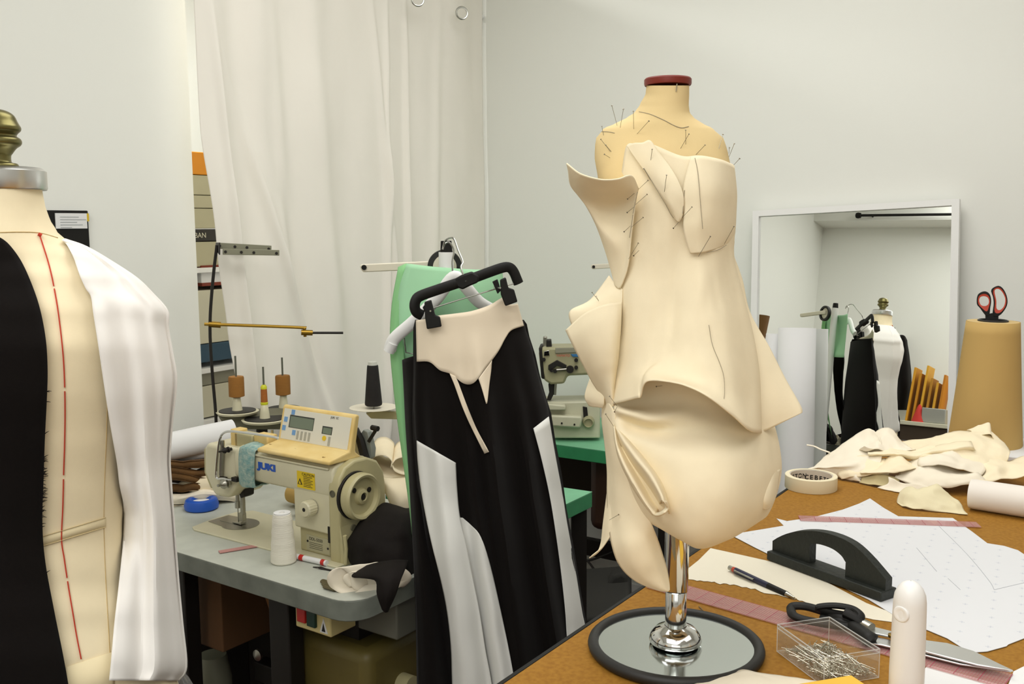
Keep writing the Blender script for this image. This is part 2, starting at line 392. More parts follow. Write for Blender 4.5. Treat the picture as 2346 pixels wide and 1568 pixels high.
# ---------------------------------------------------------------- leaning mirror
MP = Stand(AX*(WALLA-.04), AX)
TL, TR = MP(1728, 485), MP(2200, 457); mx = (TR-TL).normalized(); LEAN = radians(6.4)
mu = (ZX*cos(LEAN) + AX*sin(LEAN)); mu = (mu - mx*mu.dot(mx)).normalized(); mn = mx.cross(mu); MWD = (TR-TL).length; MHT = 1.3
MM = frame(TL - mu*MHT, mx, mu, mn)
mir = thing('leaning_mirror', 'tall white framed mirror leaning against the wall behind the cutting table', 'mirror', MM)
fw = .021
mb = MB(MM)
mb.box(0, fw, 0, MHT, -.012, .016); mb.box(MWD-fw, MWD, 0, MHT, -.012, .016); mb.box(fw, MWD-fw, 0, fw, -.012, .016); mb.box(fw, MWD-fw, MHT-fw*.9, MHT, -.012, .016)
mb.build('frame', M_WHITE, mir, bevel=.003)
MB(MM).box(fw*.8, MWD-fw*.8, fw*.8, MHT-fw*.8, -.008, .004).build('mirror_glass', mat('mirror_silver', (.93, .95, .92), .0, 1), mir, smooth=False)

# ---------------------------------------------------------------- what the mirror sees: rear wall
def mirpt(px, py, dist):
    """point at distance dist after the sight line through (px,py) bounces off the mirror"""
    p = Pl(px, py, MM @ Vector((0, 0, .004)), mn); r = ray(px, py).normalized(); r = r - mn*2*r.dot(mn); return p + r*dist
def rear(px, py, off=0):
    p = Pl(px, py, MM @ Vector((0, 0, .004)), mn); r = ray(px, py).normalized(); r = r - mn*2*r.dot(mn)
    k = (REARA+off - p.dot(AX))/r.dot(AX); return p + r*k
p0, p1 = rear(1966, 494, .33), rear(2200, 481, .33); p1.z = p0.z
rr = thing('wall_rail', 'black rail with round end cap on the beam, seen in the mirror', 'rail', p0)
MB().cyl(p0, p0+(p1-p0).normalized()*1.6, .010).build('rail', M_BLACK, rr)
MB().lathe([(.002, -.03), (.02, -.02), (.024, 0), (.02, .015), (.01, .02)], O=p0, ax=(p0-p1)).build('end_cap', M_BLACK, rr)
for k in (.1, 1.3):
    q = p0+(p1-p0).normalized()*k; MB().cyl(q, q-AX*.06, .006).build('bracket', M_BLACK, rr)
# cabinet with upright folders
cb0, cb1 = rear(2050, 962, .5), rear(2230, 962, .5); zc = cb0.z; bb0, bb1 = sorted((cb0.dot(BX), cb1.dot(BX)))
cab = thing('side_cabinet', 'dark cabinet with pale top behind the dress form, seen in the mirror', 'cabinet', AB(REARA+.3, (bb0+bb1)/2, 0))
MB(T).box(REARA+.01, REARA+.5, bb0-.25, bb1+.1, 0, zc-.03).build('body', mat('dark_brown_board', '3A2A18', .6), cab, bevel=.004)
MB(T).box(REARA+.01, REARA+.52, bb0-.27, bb1+.12, zc-.03, zc).build('worktop', M_CARD2, cab, bevel=.004)
fold_c = ['D69A1E', 'C98A14', 'E0A92C', 'B98220', 'D8A02A', 'C77E12', 'E3B23A']
for k in range(6):
    px = 2084 + k*14; p = rear(px, 950, .3); lean = radians(5); h = (.40, .36, .42, .33, .30, .36, .34)[k]
    Mf = Matrix.Translation(AB(p.dot(AX), p.dot(BX), zc+.004)) @ frame(Vector((0, 0, 0)), AX, BX, ZX) @ Matrix.Rotation(lean, 4, 'X')
    o = MB(Mf).box(-.12, .12, -.008, .008, 0, h).build('folder', mat('folder_%d' % k, fold_c[k], .6), bevel=.002)
    tag(o, 'yellow card folder standing upright on the cabinet behind the dress form', 'folder', 'yellow folders in the mirror')
p = rear(2186, 950, .25)
o = MB(T).box(p.dot(AX)-.02, p.dot(AX), p.dot(BX)-.12, p.dot(BX)+.04, zc+.002, zc+.34).build('folder', mat('folder_bright', 'E8B51C', .6), bevel=.002)
tag(o, 'broad bright yellow folder at the mirror frame, nearest the kraft roll', 'folder', 'yellow folders in the mirror')
p = rear(2135, 950, .42)
o = MB(T).prism([(p.dot(AX)-.06, p.dot(BX)-.1), (p.dot(AX)+.06, p.dot(BX)-.1), (p.dot(AX)+.06, p.dot(BX)+.06), (p.dot(AX)-.06, p.dot(BX)+.06)], zc+.001, zc+.11).build('grey_bin', mat('grey_plastic', '9A9A92', .5), bevel=.006)
tag(o, 'small grey bin in front of the yellow folders', 'bin')
p = rear(2105, 955, .45)
o = MB().lathe([(.05, 0), (.035, .05), (.012, .12), (.002, .13)], O=(p.x, p.y, zc+.001), n=20).build('pin_cushion', mat('red_cloth', 'C03028', .8)); tag(o, 'red cone shaped pincushion beside the grey bin', 'pincushion')
p = mirpt(1743, 724, 2.9)
o = MB().lathe([(.075, .0), (.07, .5), (.06, p.z*.72), (.042, p.z*.86), (.04, p.z*.9), (.055, p.z), (.02, p.z)], O=(p.x, p.y, .001), n=28).build('paper_roll', mat('dark_kraft', '6B4A1E', .8))
tag(o, 'dark brown paper roll pinched near its top, seen at the left edge of the mirror', 'paper roll')
RS = Stand(AX*(REARA+.12), -AX)
def rp(px, py, off): p = rear(px, py, off); return p
gr_ = [[rp(x, y, o) for x, y, o in r] for r in ([(2050, 775, .06), (2062, 768, .10), (2072, 770, .10), (2078, 780, .04)], [(2046, 830, .08), (2062, 828, .16), (2076, 830, .16), (2086, 838, .06)], [(2046, 890, .08), (2062, 890, .18), (2078, 890, .17), (2088, 892, .06)], [(2044, 940, .06), (2058, 940, .15), (2070, 940, .14), (2080, 940, .05)])]
hk = thing('hung_garment', 'black garment hanging on the rear wall behind the dress form, seen in the mirror', 'garment', gr_[0][1])
MB().loft(gr_, 5, 5, amp=.01, nsc=9, nd=AX).build('cloth', M_BCLOTH, hk, solid=.004)
q = gr_[0][1]; MB().cyl(Vector((q.x, q.y, q.z-.01)), Vector((q.x, q.y, q.z-.01))-AX*(q.dot(AX)-REARA), .006).build('wall_hook', M_STEEL, hk)

# ---------------------------------------------------------------- machine table and lockstitch machine
NP = Zp(548, 1205, .74); ma = radians(35)
e1 = Vector((cos(ma), -sin(ma), 0)); e2 = Vector((sin(ma), cos(ma), 0)); MN = frame(NP, e1, e2, ZX)
def mloc(p): return MN.inverted() @ p
def PV(px, py, v): return mloc(Pl(px, py, NP+e2*v, e2))        # point of the machine's own upright plane v
def PT(px, py): return mloc(Zp(px, py, .74))
tab = thing('sewing_table', 'grey topped industrial sewing table carrying the lockstitch machine', 'table', MN @ Matrix.Translation((.06, .08, -.74)))
def rrect(x0, x1, y0, y1, r, n=6):
    out = []
    for cx, cy, a in ((x1-r, y0+r, -90), (x1-r, y1-r, 0), (x0+r, y1-r, 90), (x0+r, y0+r, 180)):
        out += [(cx+r*cos(radians(a+90*k/n)), cy+r*sin(radians(a+90*k/n))) for k in range(n+1)]
    return out
TX0, TX1, TY0, TY1 = -.42, .562, -.197, .36
top = MB(MN).prism(rrect(TX0, TX1, TY0, TY1, .055), -.0015, 0).build('tabletop', M_TABLE, tab)
MB(MN).prism(rrect(TX0, TX1, TY0, TY1, .055), -.042, -.0015).build('table_edge', M_TEDGE, tab, bevel=.002)
LGX = PV(424, 1420, -.13).x
for x, y, l in ((.30, -.13, 0), (.30, .29, 0), (LGX, -.13, 0), (LGX, .29, 0)):
    MB(MN).box(x-.03, x+.03, y-.02, y+.02, -.73, -.042).build('leg', M_DARK, tab, bevel=.003)
for x in (.30, LGX):
    MB(MN).box(x-.025, x+.025, -.20, .36, -.74, -.70).build('foot_bar', M_DARK, tab, bevel=.003)
    MB(MN).box(x-.02, x+.02, -.11, .27, -.085, -.043).build('cross_bar', M_DARK, tab, bevel=.003)
MB(MN).box(LGX, .30, .06, .10, -.42, -.37).build('cross_bar', M_DARK, tab, bevel=.003)
MB(MN).box(-.40, -.385, -.06, .32, -.735, -.045).build('shade_end_panel', mat('shade_panel', '1E1710', .8), tab)  # dark sheet standing in for the shade under the table's left end
MB(MN).box(-.415, .54, .325, .34, -.735, -.045).build('dark_backing', mat('shade_panel', '1E1710', .8), tab)  # dark board added so the space under the table reads as shade
# switch box under the front edge
fr = -.16; c0 = PV(676, 1391, fr); c1 = PV(757, 1420, fr); zb = PV(690, 1440, fr).z
u0, u1 = c0.x, c1.x
sb = MB(MN).box(u0, u1, fr, fr+.07, zb, -.042).build('switch_box', mat('cream_plastic', 'D9C98C', .5), tab, bevel=.003)
wd = u1-u0
def stub(x0, x1, z0, z1, m, nm): MB(MN).box(u0+wd*x0, u0+wd*x1, fr-.006, fr+.01, zb+(-.042-zb)*z0, zb+(-.042-zb)*z1).build(nm, m, sb, bevel=.0015)
stub(.10, .34, .25, .80, M_RED, 'red_button'); stub(.38, .62, .2, .75, mat('dark_green_plastic', '16392C', .45), 'green_button')
tri = [(u0+wd*.70, zb+.006), (u0+wd*.92, zb+.006), (u0+wd*.81, zb+.036)]
MB(MN).xz(tri, fr-.001, fr+.002).build('warning_sticker', M_PAPER, sb, smooth=False)
MB(MN).xz([(u0+wd*.76, zb+.009), (u0+wd*.86, zb+.009), (u0+wd*.81, zb+.026)], fr-.0016, fr).build('sticker_print', M_INK, sb, smooth=False)
# motor and treadle rod
mo = MB(MN).box(.28, .50, -.10, .12, -.36, -.15).build('motor', mat('olive_motor', '6E6230', .5, var=.2), tab, bevel=.025, bseg=4)
MB(MN).cyl((.50, .0, -.25), (.53, .0, -.25), .022).build('motor_cap', M_MACH2, mo)
MB(MN).cyl((.25, .02, -.25), (.28, .02, -.25), .075).build('pulley', M_DARK, mo)
MB(MN).box(.33, .44, -.06, .08, -.15, -.042).build('motor_mount', M_DARK, tab)
MB(MN).tube([(.13, -.05, -.043), (.15, -.05, -.12), (.24, -.05, -.30)], .007).build('treadle_rod', mat('rusty_rod', '7A5228', .6, .4), tab)
MB(MN).lathe([(.004, 0), (.013, .004), (.013, .010), (.004, .014)], O=(.13, -.06, -.26), ax=(0, -1, 0)).build('wing_nut', M_STEEL, tab)
MB(MN).box(.42, .545, -.06, .22, -.125, -.042).build('drawer', mat('grey_drawer', '6E6E62', .6), tab, bevel=.004)
a, b = PV(441, 1470, -.08), PV(504, 1330, -.08)
MB(MN).box(a.x, b.x, -.08, .2, a.z, -.043).build('side_board', mat('brown_board', '6A4A2C', .8), tab, bevel=.003)
a = PV(487, 1500, .0); p = MN @ Vector((a.x, 0, -.739)); hc = a.z+.739
o = MB().lathe([(.042, 0), (.044, .02), (.044, hc-.06), (.036, hc-.01), (.033, hc), (.004, hc)], O=p, n=28).build('grey_canister', mat('grey_tin', '8B8C78', .5)); tag(o, 'slim grey canister on the floor under the sewing table', 'canister')
o = MB(MN).box(.0, .42, -.13, .16, -.725, -.70).build('treadle', M_DARK, tab, bevel=.005)

jm = thing('sewing_machine', 'beige industrial lockstitch sewing machine with blue lettering and control panel', 'sewing machine', MN)
MB(MN).prism([(-.085, -.02), (-.075, -.075), (-.055, -.085), (.40, -.078), (.40, .092), (-.06, .092), (-.085, .06)], -.0, .004).build('bed', M_MACH, jm, bevel=.001)
MB(MN).prism([(.045*cos(t*pi/16)+.005 if cos(t*pi/16) > -.6 else -.075, .042*sin(t*pi/16)) for t in range(32)], .004, .0055).build('throat_plate', M_STEEL, jm)
MB(MN).prism([(-.055, .008), (-.005, .008), (-.005, -.012), (-.055, -.012)], .0056, .0066).build('slide_plate', M_STEEL, jm)
# arm, head, pillar
prof = [(-.050, .137), (-.055, .145), (-.055, .192), (-.048, .204), (-.03, .209), (.04, .209), (.055, .2), (.058, .15), (.05, .137)]
MB(MN).yz(prof, .06, .372).build('arm', M_MACH, jm, bevel=.005, bseg=3)
MB(MN).box(.09, .36, -.0575, -.05, .196, .2005).build('arm_ridge', M_MACH, jm, bevel=.002)
hd = [(-.052, .19), (-.042, .203), (.08, .203), (.08, .14), (.05, .105), (.03, .083), (-.018, .080), (-.03, .09), (-.055, .13)]
MB(MN).xz(hd, -.05, .048).build('head', M_MACH, jm, bevel=.009, bseg=4)
MB(MN).xz([(-.058, .185), (-.052, .19), (-.052, .13), (-.034, .095), (-.040, .095), (-.060, .13)], -.046, .044).build('face_plate', M_MACH2, jm, bevel=.002)
MB(MN).xz([(.25, .057), (.36, .057), (.36, .16), (.25, .16)], -.053, .06).build('pillar', M_MACH, jm, bevel=.004, bseg=3)
MB(MN).box(.256, .365, -.043, .06, .004, .06).build('pillar_recess', M_MACH2, jm, bevel=.002)
MB(MN).yz([(-.0575, 0), (-.0575, .16), (-.052, .183), (-.036, .202), (-.008, .212), (.03, .211), (.06, .198), (.08, .17), (.085, .14), (.085, 0)], .359, .390).build('end_cover', M_MACH2, jm, bevel=.005, bseg=3)
MB(MN).xz([(.388, .0), (.404, .0), (.394, .06), (.388, .09)], -.057, .085).build('base_flare', M_MACH2, jm, bevel=.002)
MB(MN).box(.352, .364, -.0545, -.045, .04, .075).build('recess_clip', M_DARK, jm)
hw = [(.018, .0), (.047, .002), (.0495, .007), (.0495, .022), (.046, .027), (.041, .025), (.038, .016), (.018, .014), (.015, .022), (.009, .024), (.007, .012)]
HC = (.394, -.012, .139)
wh = MB(MN).lathe(hw, O=HC, ax=(1, 0, 0), n=48).build('handwheel', M_MACH2, jm, ang=30)
MB(MN).lathe([(.05, -.006), (.051, -.001), (.05, .001)], O=HC, ax=(1, 0, 0), n=40).build('wheel_gap', M_DARK, wh)
mb = MB(MN)
for t in (140, 20): mb.cyl((.394+.0135, -.012+.026*cos(radians(t)), .139+.026*sin(radians(t))), (.394+.0165, -.012+.026*cos(radians(t)), .139+.026*sin(radians(t))), .0055, n=12)
mb.cyl((.394+.016, -.012, .139), (.394+.0225, -.012, .139), .0062, n=12); mb.build('wheel_hole', M_DARK, wh)
# stitch dial and cover plugs
n = 36; dc = PV(714, 1163, -.057)
rows = [[Vector((dc.x + (r+(.0009 if j % 2 else 0)*rid)*cos(2*pi*j/n), y, dc.z + (r+(.0009 if j % 2 else 0)*rid)*sin(2*pi*j/n))) for j in range(n)] for r, y, rid in ((.016, -.055, 1), (.0165, -.076, 1), (.0145, -.079, .3), (.004, -.079, 0), (.004, -.075, 0))]
mb = MB(MN).grid(rows, cu=True); mb.f.append(tuple(range(len(mb.v)-n, len(mb.v))))
dl = mb.build('stitch_dial', M_MACH, jm, ang=25); MB(MN).cyl((dc.x, -.077, dc.z), (dc.x, -.0796, dc.z), .0042, n=14).build('dial_hole', M_DARK, dl)
for px, py in ((762, 1132), ):
    q = PV(px, py, -.0575); MB(MN).lathe([(.0075, 0), (.0075, .002), (.006, .0022), (.0055, .0005)], O=(q.x, -.0572, q.z), ax=(0, -1, 0), n=18).build('cover_plug', mat('grey_plug', '5F5C48', .5), jm)
MB(MN).cyl((.401, -.03, .075), (.4045, -.03, .075), .007, n=16).build('cover_plug', mat('grey_plug', '5F5C48', .5), jm)
# lettering, caution label, model plate
LGP = PV(611, 1071, -.0556)
lettering('JUKI', .0195, MN @ frame(Vector((LGP.x, -.0556, LGP.z)), Vector((1, 0, 0)), Vector((0, 0, 1)), Vector((0, -1, 0))), M_BLUE, jm, 'logo', sx=1.55, bold=.0012)
cl = MB(MN).box(.266, .319, -.0563, -.054, .147, .183).build('caution_label', mat('caution_yellow', 'E3C312', .5), jm, smooth=False)
FV = lambda x, z, y=-.0567: MN @ frame(Vector((x, y, z)), Vector((1, 0, 0)), Vector((0, 0, 1)), Vector((0, -1, 0)))
lettering('CAUTION', .0082, FV(.300, .1778), M_INK, cl, 'caution_text', ext=.0001)
mb = MB(MN)
mb.xz([(.268, .1545), (.282, .1545), (.275, .168)], -.0568, -.0564)
for k in range(7): mb.box(.286, .286+(.026, .02, .028, .024, .028, .022, .026)[k], -.0568, -.0564, .1725-.0035*k, .1735-.0035*k)
mb.build('caution_print', M_INK, cl, smooth=False)
MB(MN).xz([(.2715, .1556), (.2785, .1556), (.275, .1635)], -.0571, -.0566).build('triangle_fill', MATS['caution_yellow'], cl, smooth=False)
pl = MB(MN).box(.276, .346, -.0445, -.042, .008, .042).build('model_plate', mat('plate_grey', 'B5B090', .45), jm, smooth=False)
lettering('DDL-5550', .0095, FV(.305, .0345, -.0447), M_INK, pl, 'plate_text', ext=.0001)
mb = MB(MN)
for k in range(4): mb.box(.285, .325, -.0449, -.0444, .026-.004*k, .0267-.004*k)
mb.cyl((.280, -.0455, .028), (.280, -.044, .028), .0024, n=10); mb.cyl((.341, -.0455, .022), (.341, -.044, .022), .0024, n=10)
mb.build('plate_print', M_INK, pl, smooth=False)
# needle bar, presser foot, thread path
nb = MB(MN); nb.cyl((-.002, 0, .085), (-.002, 0, .045), .0045); nb.cyl((-.002, 0, .06), (-.002, 0, .043), .0065, n=12); nb.cyl((-.002, 0, .045), (-.002, 0, .006), .0012, n=8)
nb.build('needle_bar', M_STEEL, jm)
pf = MB(MN); pf.cyl((.016, 0, .085), (.016, 0, .03), .006); pf.box(.006, .02, -.006, .006, .014, .034); pf.xz([(-.014, .0068), (.016, .0068), (.016, .012), (0, .010), (-.014, .0085)], -.009, .009)
pf.build('presser_foot', M_STEEL, jm, bevel=.001)
MB(MN).xz([(.028, .085), (.048, .1), (.046, .082), (.034, .076)], -.02, .01).build('lift_lever', M_DARK, jm, bevel=.002)
for px, py, r in ((523, 1107, .0115), (526, 1030, .007)):
    q = PV(px, py, -.055); k = MB(MN)
    k.lathe([(r*.5, 0), (r*.5, .006), (r, .008), (r*.9, .011), (r*.5, .012), (r*.5, .016), (r, .018), (r*.8, .022), (r*.3, .026), (r*.3, .034)], O=(q.x, -.05, q.z), ax=(0, -1, 0), n=20)
    k.build('tension_disc', M_STEEL if r > .01 else M_DARK, jm)
gp = [PV(x, y, -.06) for x, y in ((532, 1101), (512, 1097), (497, 1096), (496, 1075), (500, 1030), (505, 1003), (512, 993), (524, 989), (545, 990), (590, 996), (628, 1002), (640, 1006))]
MB(MN).tube(spline(gp, 4), .0028).build('thread_guard', M_CHROME, jm)
gp = [PV(x, y, -.056) for x, y in ((507, 1090), (508, 1060), (510, 1025), (509, 1010))]; MB(MN).tube(gp, .005).build('take_up_cover', M_STEEL, jm)
gp = [PV(x, y, -.055) for x, y in ((518, 1098), (505, 1096))]; MB(MN).tube(gp, .005).build('guide_bracket', M_DARK, jm)
q = PV(541, 1100, -.058); MB(MN).box(q.x-.012, q.x+.006, -.062, -.05, q.z-.004, q.z+.005).build('thread_clip', M_DARK, jm)
for x0, x1, y0, y1, nm, m in ((590, 620, 998, 1022, 'oil_cap', M_YELL), (536, 552, 984, 1008, 'thread_post', M_YELL), (545, 585, 996, 1014, 'top_plate', M_MACH2)):
    a, b = PV(x0, y1, -.02), PV(x1, y0, -.02); MB(MN).box(a.x, b.x, -.03, .0, .2, max(b.z, .207)).build(nm, m, jm, bevel=.003)
q = PV(624, 1003, 0); MB(MN).tube([(q.x, 0, .2), (q.x, 0, .245)], .003).build('thread_pin', M_STEEL, jm)
MB(MN).tube([PV(x, y, .02) for x, y in ((560, 1018), (575, 1014), (600, 1010))], .006).build('top_slot', M_DARK, jm)
# control panel on the arm
side = [(-.066, .210), (-.066, .219), (-.006, .228), (.012, .300), (.018, .304), (.027, .300), (.014, .240), (.012, .224), (.03, .210)]
cp = MB(MN).yz(side, .152, .374).build('control_panel', M_YELL, jm, bevel=.005, bseg=3)
fy = Vector((0, .018, .072)).normalized(); FM = MN @ frame(Vector((.152, -.0058, .2285)), Vector((1, 0, 0)), fy, Vector((1, 0, 0)).cross(fy)); FW_, FH = .222, .0735
def pbox(x0, x1, y0, y1, m, nm, h=.0008, rnd=0):
    return MB(FM).box(FW_*x0, FW_*x1, FH*(1-y1), FH*(1-y0), 0, .0006+h).build(nm, m, cp, smooth=False, bevel=rnd)
pbox(.035, .965, .05, .97, mat('panel_grey', 'DDDACB', .45), 'panel_face', .0, .0005)
M_LCD = mat('lcd_green', '6F7A68', .25); M_PB = mat('panel_blue', '6F9BCB', .5)
pbox(.13, .475, .22, .60, mat('lcd_bezel', '35372F', .4), 'display_bezel', .0004); pbox(.145, .47, .26, .585, M_LCD, 'display', .0010)
pbox(.60, .735, .40, .63, MATS['lcd_bezel'], 'display_bezel', .0004); pbox(.615, .728, .44, .615, M_LCD, 'display', .0010)
for x in (.262, .316, .370, .424): pbox(x, x+.026, .66, .92, mat('key_grey', 'A8A698', .5), 'key', .0012, .0004)
pbox(.70, .728, .68, .95, MATS['key_grey'], 'key', .0012, .0004)
for x, y in ((.145, .06), (.055, .30), (.045, .56), (.195, .66)): pbox(x, x+.045, y, y+.15, M_PB, 'key_symbol', .0010)
MB(FM).cyl((FW_*.645, FH*.25, 0), (FW_*.645, FH*.25, .002), .0055, n=20).build('yellow_key', mat('key_yellow', 'DDBB1E', .5), cp)
lettering('JUKI  SC', .0065, FM @ Matrix.Translation((FW_*.745, FH*.88, .0011)), M_INK, cp, 'panel_text', ext=.0001)
for x, y, r in ((.05, -.035, .004), (.40, -.030, .006), (.86, -.05, .004)):
    MB(MN).lathe([(r, 0), (r, .0012), (r*.6, .001)], O=(.152+.222*x, y, .2225 if y > -.04 else .2205), n=16).build('panel_screw', mat('rust_screw', '8A6A2E', .6), cp)
# bobbin winder behind
bw = MB(MN).hexa([PV(x, y, .075) for x, y in ((822, 1000), (832, 985), (842, 990), (852, 1030), (850, 1050), (836, 1062), (815, 1050))], [PV(x, y, .075)+Vector((0, .014, 0)) for x, y in ((822, 1000), (832, 985), (842, 990), (852, 1030), (850, 1050), (836, 1062), (815, 1050))]).build('bobbin_winder', mat('grey_cast', '8D928A', .5), jm, bevel=.002)
MB(MN).tube([PV(x, y, .07) for x, y in ((845, 1012), (862, 984))], .004).build('winder_lever', M_DARK, bw)
MB(MN).tube([PV(x, y, .068) for x, y in ((852, 980), (866, 983))], .006).build('lever_knob', M_DARK, bw)
MB(MN).tube([PV(x, y, .06) for x, y in ((812, 1000), (822, 1040), (845, 1078), (858, 1092))], .006).build('cable', mat('beige_cable', 'A39A78', .6), jm)
MB(MN).tube([PV(x, y, .065) for x, y in ((812, 985), (825, 1010), (838, 1058))], .010).build('winder_hose', M_DARK, jm)

# fuzzy teal band round the arm
pts = []
for y, z in [(-.062, .135), (-.062, .2), (-.05, .213), (0, .216), (.06, .212), (.066, .2), (.066, .14), (.05, .128), (0, .128), (-.05, .128)]: pts.append(Vector((.105, y, z)))
pts = spline(pts, 5, True); rows = []
for k, (du, ex) in enumerate(((-.026, -.003), (-.024, .002), (-.012, .006), (0, .007), (.012, .006), (.022, .003), (.024, -.003))):
    row = []
    for j, p in enumerate(pts):
        c = Vector((p.x, 0, .172)); d = (p-c).normalized(); nz = noise.noise(Vector((p.y*70, p.z*70, k*1.1)))*.004
        row.append(Vector((.112+du + (.18-p.z)*-.05 + nz, p.y, p.z)) + d*(ex+nz*.7))
    rows.append(row)
o = MB(MN).grid(rows, cu=True).build('fabric_band', mat('teal_fleece', 'B4C4B6', .95, bump=.8, bscale=260, var=.5, vscale=110, c2='6C9A9A'))
tag(o, 'fuzzy teal and white fabric band wrapped around the sewing machine arm', 'fabric band')

# ---------------------------------------------------------------- things on the sewing table
TZ = .7405
p = Zp(650, 1288, TZ)
sp = thing('thread_cone', 'large white cone of thread standing on the front of the grey sewing table', 'thread', p)
rr_ = [(.024, 0), (.0265, .003), (.0265, .012)] + [(.0265-.006*t/9+.0006*sin(t*2.4), .012+.082*t/9) for t in range(10)] + [(.0195, .098), (.0185, .104)]
MB().lathe(rr_, O=p, n=36).build('thread', mat('white_thread', 'F0ECDD', .9, bump=.5, bscale=30, stretch=(1, 1, 40)), sp)
MB().lathe([(.0175, .103), (.0175, .107), (.006, .107), (.006, .1)], O=p, n=28).build('cone_core', M_PAPER, sp)
a, b = Zp(690, 1278, TZ+.006), Zp(744, 1290, TZ+.006); d = (b-a).normalized(); a0 = a-d*.03
pen = thing('marker_pen', 'white marker pen with red cap lying against the sewing machine base', 'pen', (a+b)/2-ZX*.006)
MB().cyl(a0, b+d*.006, .006, n=14).build('barrel', M_PAPER, pen)
MB().cyl(a-d*.003, a+d*.008, .0063, n=14).build('red_band', M_RED, pen); MB().cyl(b-d*.008, b+d*.001, .0063, n=14).build('cap', M_RED, pen)
a, b = Zp(718, 1300, TZ), Zp(748, 1306, TZ)
o = MB().tube(spline([a, (a+b)/2+Vector((0, -.003, .003)), b, b+(b-a)*.8], 5), [.0012]*5+[.0022]*11, flat=1.6).build('thread_snips', M_DARK); tag(o, 'dark metal snips lying on the grey table by the machine base', 'snips')
mb = MB()
for k in range(3): q = Zp(738+k*3, 1332+k*6, TZ+.004); mb.tube([q, q+e1*.03], .004, flat=1.5)
o = mb.build('bent_clip', mat('bronze_clip', '6B6248', .4, .6)); tag(o, 'small bronze clip by the folded cream scrap', 'clip')
# blue ring (tape measure roll)
p = Zp(462, 1166, TZ); R1 = .041
br = thing('blue_tape_roll', 'flat blue roll of tape on the grey table left of the sewing machine', 'tape', p)
MB().lathe([(R1-.004, 0), (R1, .003), (R1+.001, .012), (R1-.003, .024), (R1-.008, .027), (R1-.017, .026), (R1-.02, .02), (R1-.02, .0)], O=p, n=44, capb=False, capt=False).build('rim', M_BLUE, br)
MB().lathe([(R1-.02, .001), (R1-.02, .020), (.008, .021)], O=p, n=40).build('core', M_PAPER, br)
a, b = Zp(502, 1266, TZ+.001), Zp(640, 1243, TZ+.001); dd = (b-a).normalized(); w_ = Vector((-dd.y, dd.x, 0))*.0085
o = MB().hexa([a-w_, b+dd*.09-w_, b+dd*.09+w_, a+w_], [v+ZX*.0012 for v in (a-w_, b+dd*.09-w_, b+dd*.09+w_, a+w_)]).build('plastic_ruler', mat('pink_ruler', 'C48C86', .4), smooth=False)
tag(o, 'narrow pink ruler on the grey sewing table behind the white thread cone', 'ruler')

# folded cream scrap near the table corner
SC = Stand(Zp(800, 1355, TZ))
def ribbon(st, pts, back, name, m, k=6, th=.0016, amp=.0):
    """an edge curve drawn on the stand's plane and carried back by a vector: folded cloth seen at its end"""
    c = spline([st(*q) for q in pts], k)
    rows = []
    for t in range(9):
        f = t/8; rows.append([p + back*f + ZX*(noise.noise(p*30+Vector((f*3, 0, 0)))*amp*f) for p in c])
    return MB().grid(rows).build(name, m, solid=th)
bk = e2*.07 + e1*.05
o = ribbon(SC, [(838, 1340), (800, 1364, -.01), (762, 1350), (749, 1330), (757, 1310), (780, 1302), (800, 1318), (806, 1345), (822, 1355), (842, 1342), (838, 1325), (810, 1312), (790, 1318), (786, 1330), (800, 1345)], bk, 'folded_cream_cloth', M_MUSLIN2, amp=.006)
tag(o, 'cream muslin scrap folded in loops at the corner of the grey sewing table', 'fabric')

# black cloth heap hanging over the table corner
BK = Stand(Zp(880, 1300, TZ))
rows = [[(858, 1170, .10), (880, 1155, .09), (905, 1160, .09), (930, 1166, .09), (952, 1160, .10)],
        [(828, 1192, .06), (862, 1180, .03), (900, 1180, .02), (930, 1182, .02), (958, 1180, .05)],
        [(808, 1222, .03), (842, 1215, -.02), (892, 1212, -.03), (925, 1215, -.03), (960, 1215, .02)],
        [(794, 1248, .03), (835, 1250, -.04), (885, 1250, -.06), (925, 1252, -.05), (962, 1255, 0)],
        [(800, 1282, .02), (838, 1284, -.05), (885, 1288, -.075), (925, 1295, -.07), (962, 1300, -.02)],
        [(808, 1295, .01), (845, 1303, -.04), (885, 1312, -.06), (925, 1322, -.06), (962, 1325, -.03)]]
def W2(st, rows): return [[st(*q) for q in r] for r in rows]
bh = thing('black_cloth', 'crumpled heap of black cloth draped over the corner of the grey sewing table', 'fabric', Zp(880, 1300, TZ))
MB().loft(W2(BK, rows), 6, 6, amp=.012, nsc=16, nd=-BK.n, seed=2).build('heap', M_BCLOTH2, bh, solid=.003)
rows = [[(935, 1285, -.12), (900, 1284, -.14), (865, 1290, -.13), (835, 1298, -.11)], [(930, 1302, -.16), (895, 1304, -.175), (860, 1312, -.17), (806, 1322, -.13)], [(918, 1330, -.19), (898, 1332, -.2), (876, 1334, -.2), (858, 1330, -.18)], [(905, 1368, -.2), (892, 1370, -.21), (880, 1370, -.21), (864, 1364, -.2)], [(888, 1403, -.2), (885, 1404, -.205), (882, 1404, -.205), (876, 1398, -.2)]]
MB().loft(W2(BK, rows), 5, 5, amp=.003, nsc=20, nd=-BK.n).build('hanging_end', M_BCLOTH2, bh, solid=.002)
o = MB().tube([BK(790, 1228, .0), BK(793, 1258, -.0), BK(792, 1292, 0)], .004, flat=1.4).build('machine_cable', M_MACH2); o.parent = None
tag(o, 'short beige cable behind the machine base', 'cable')

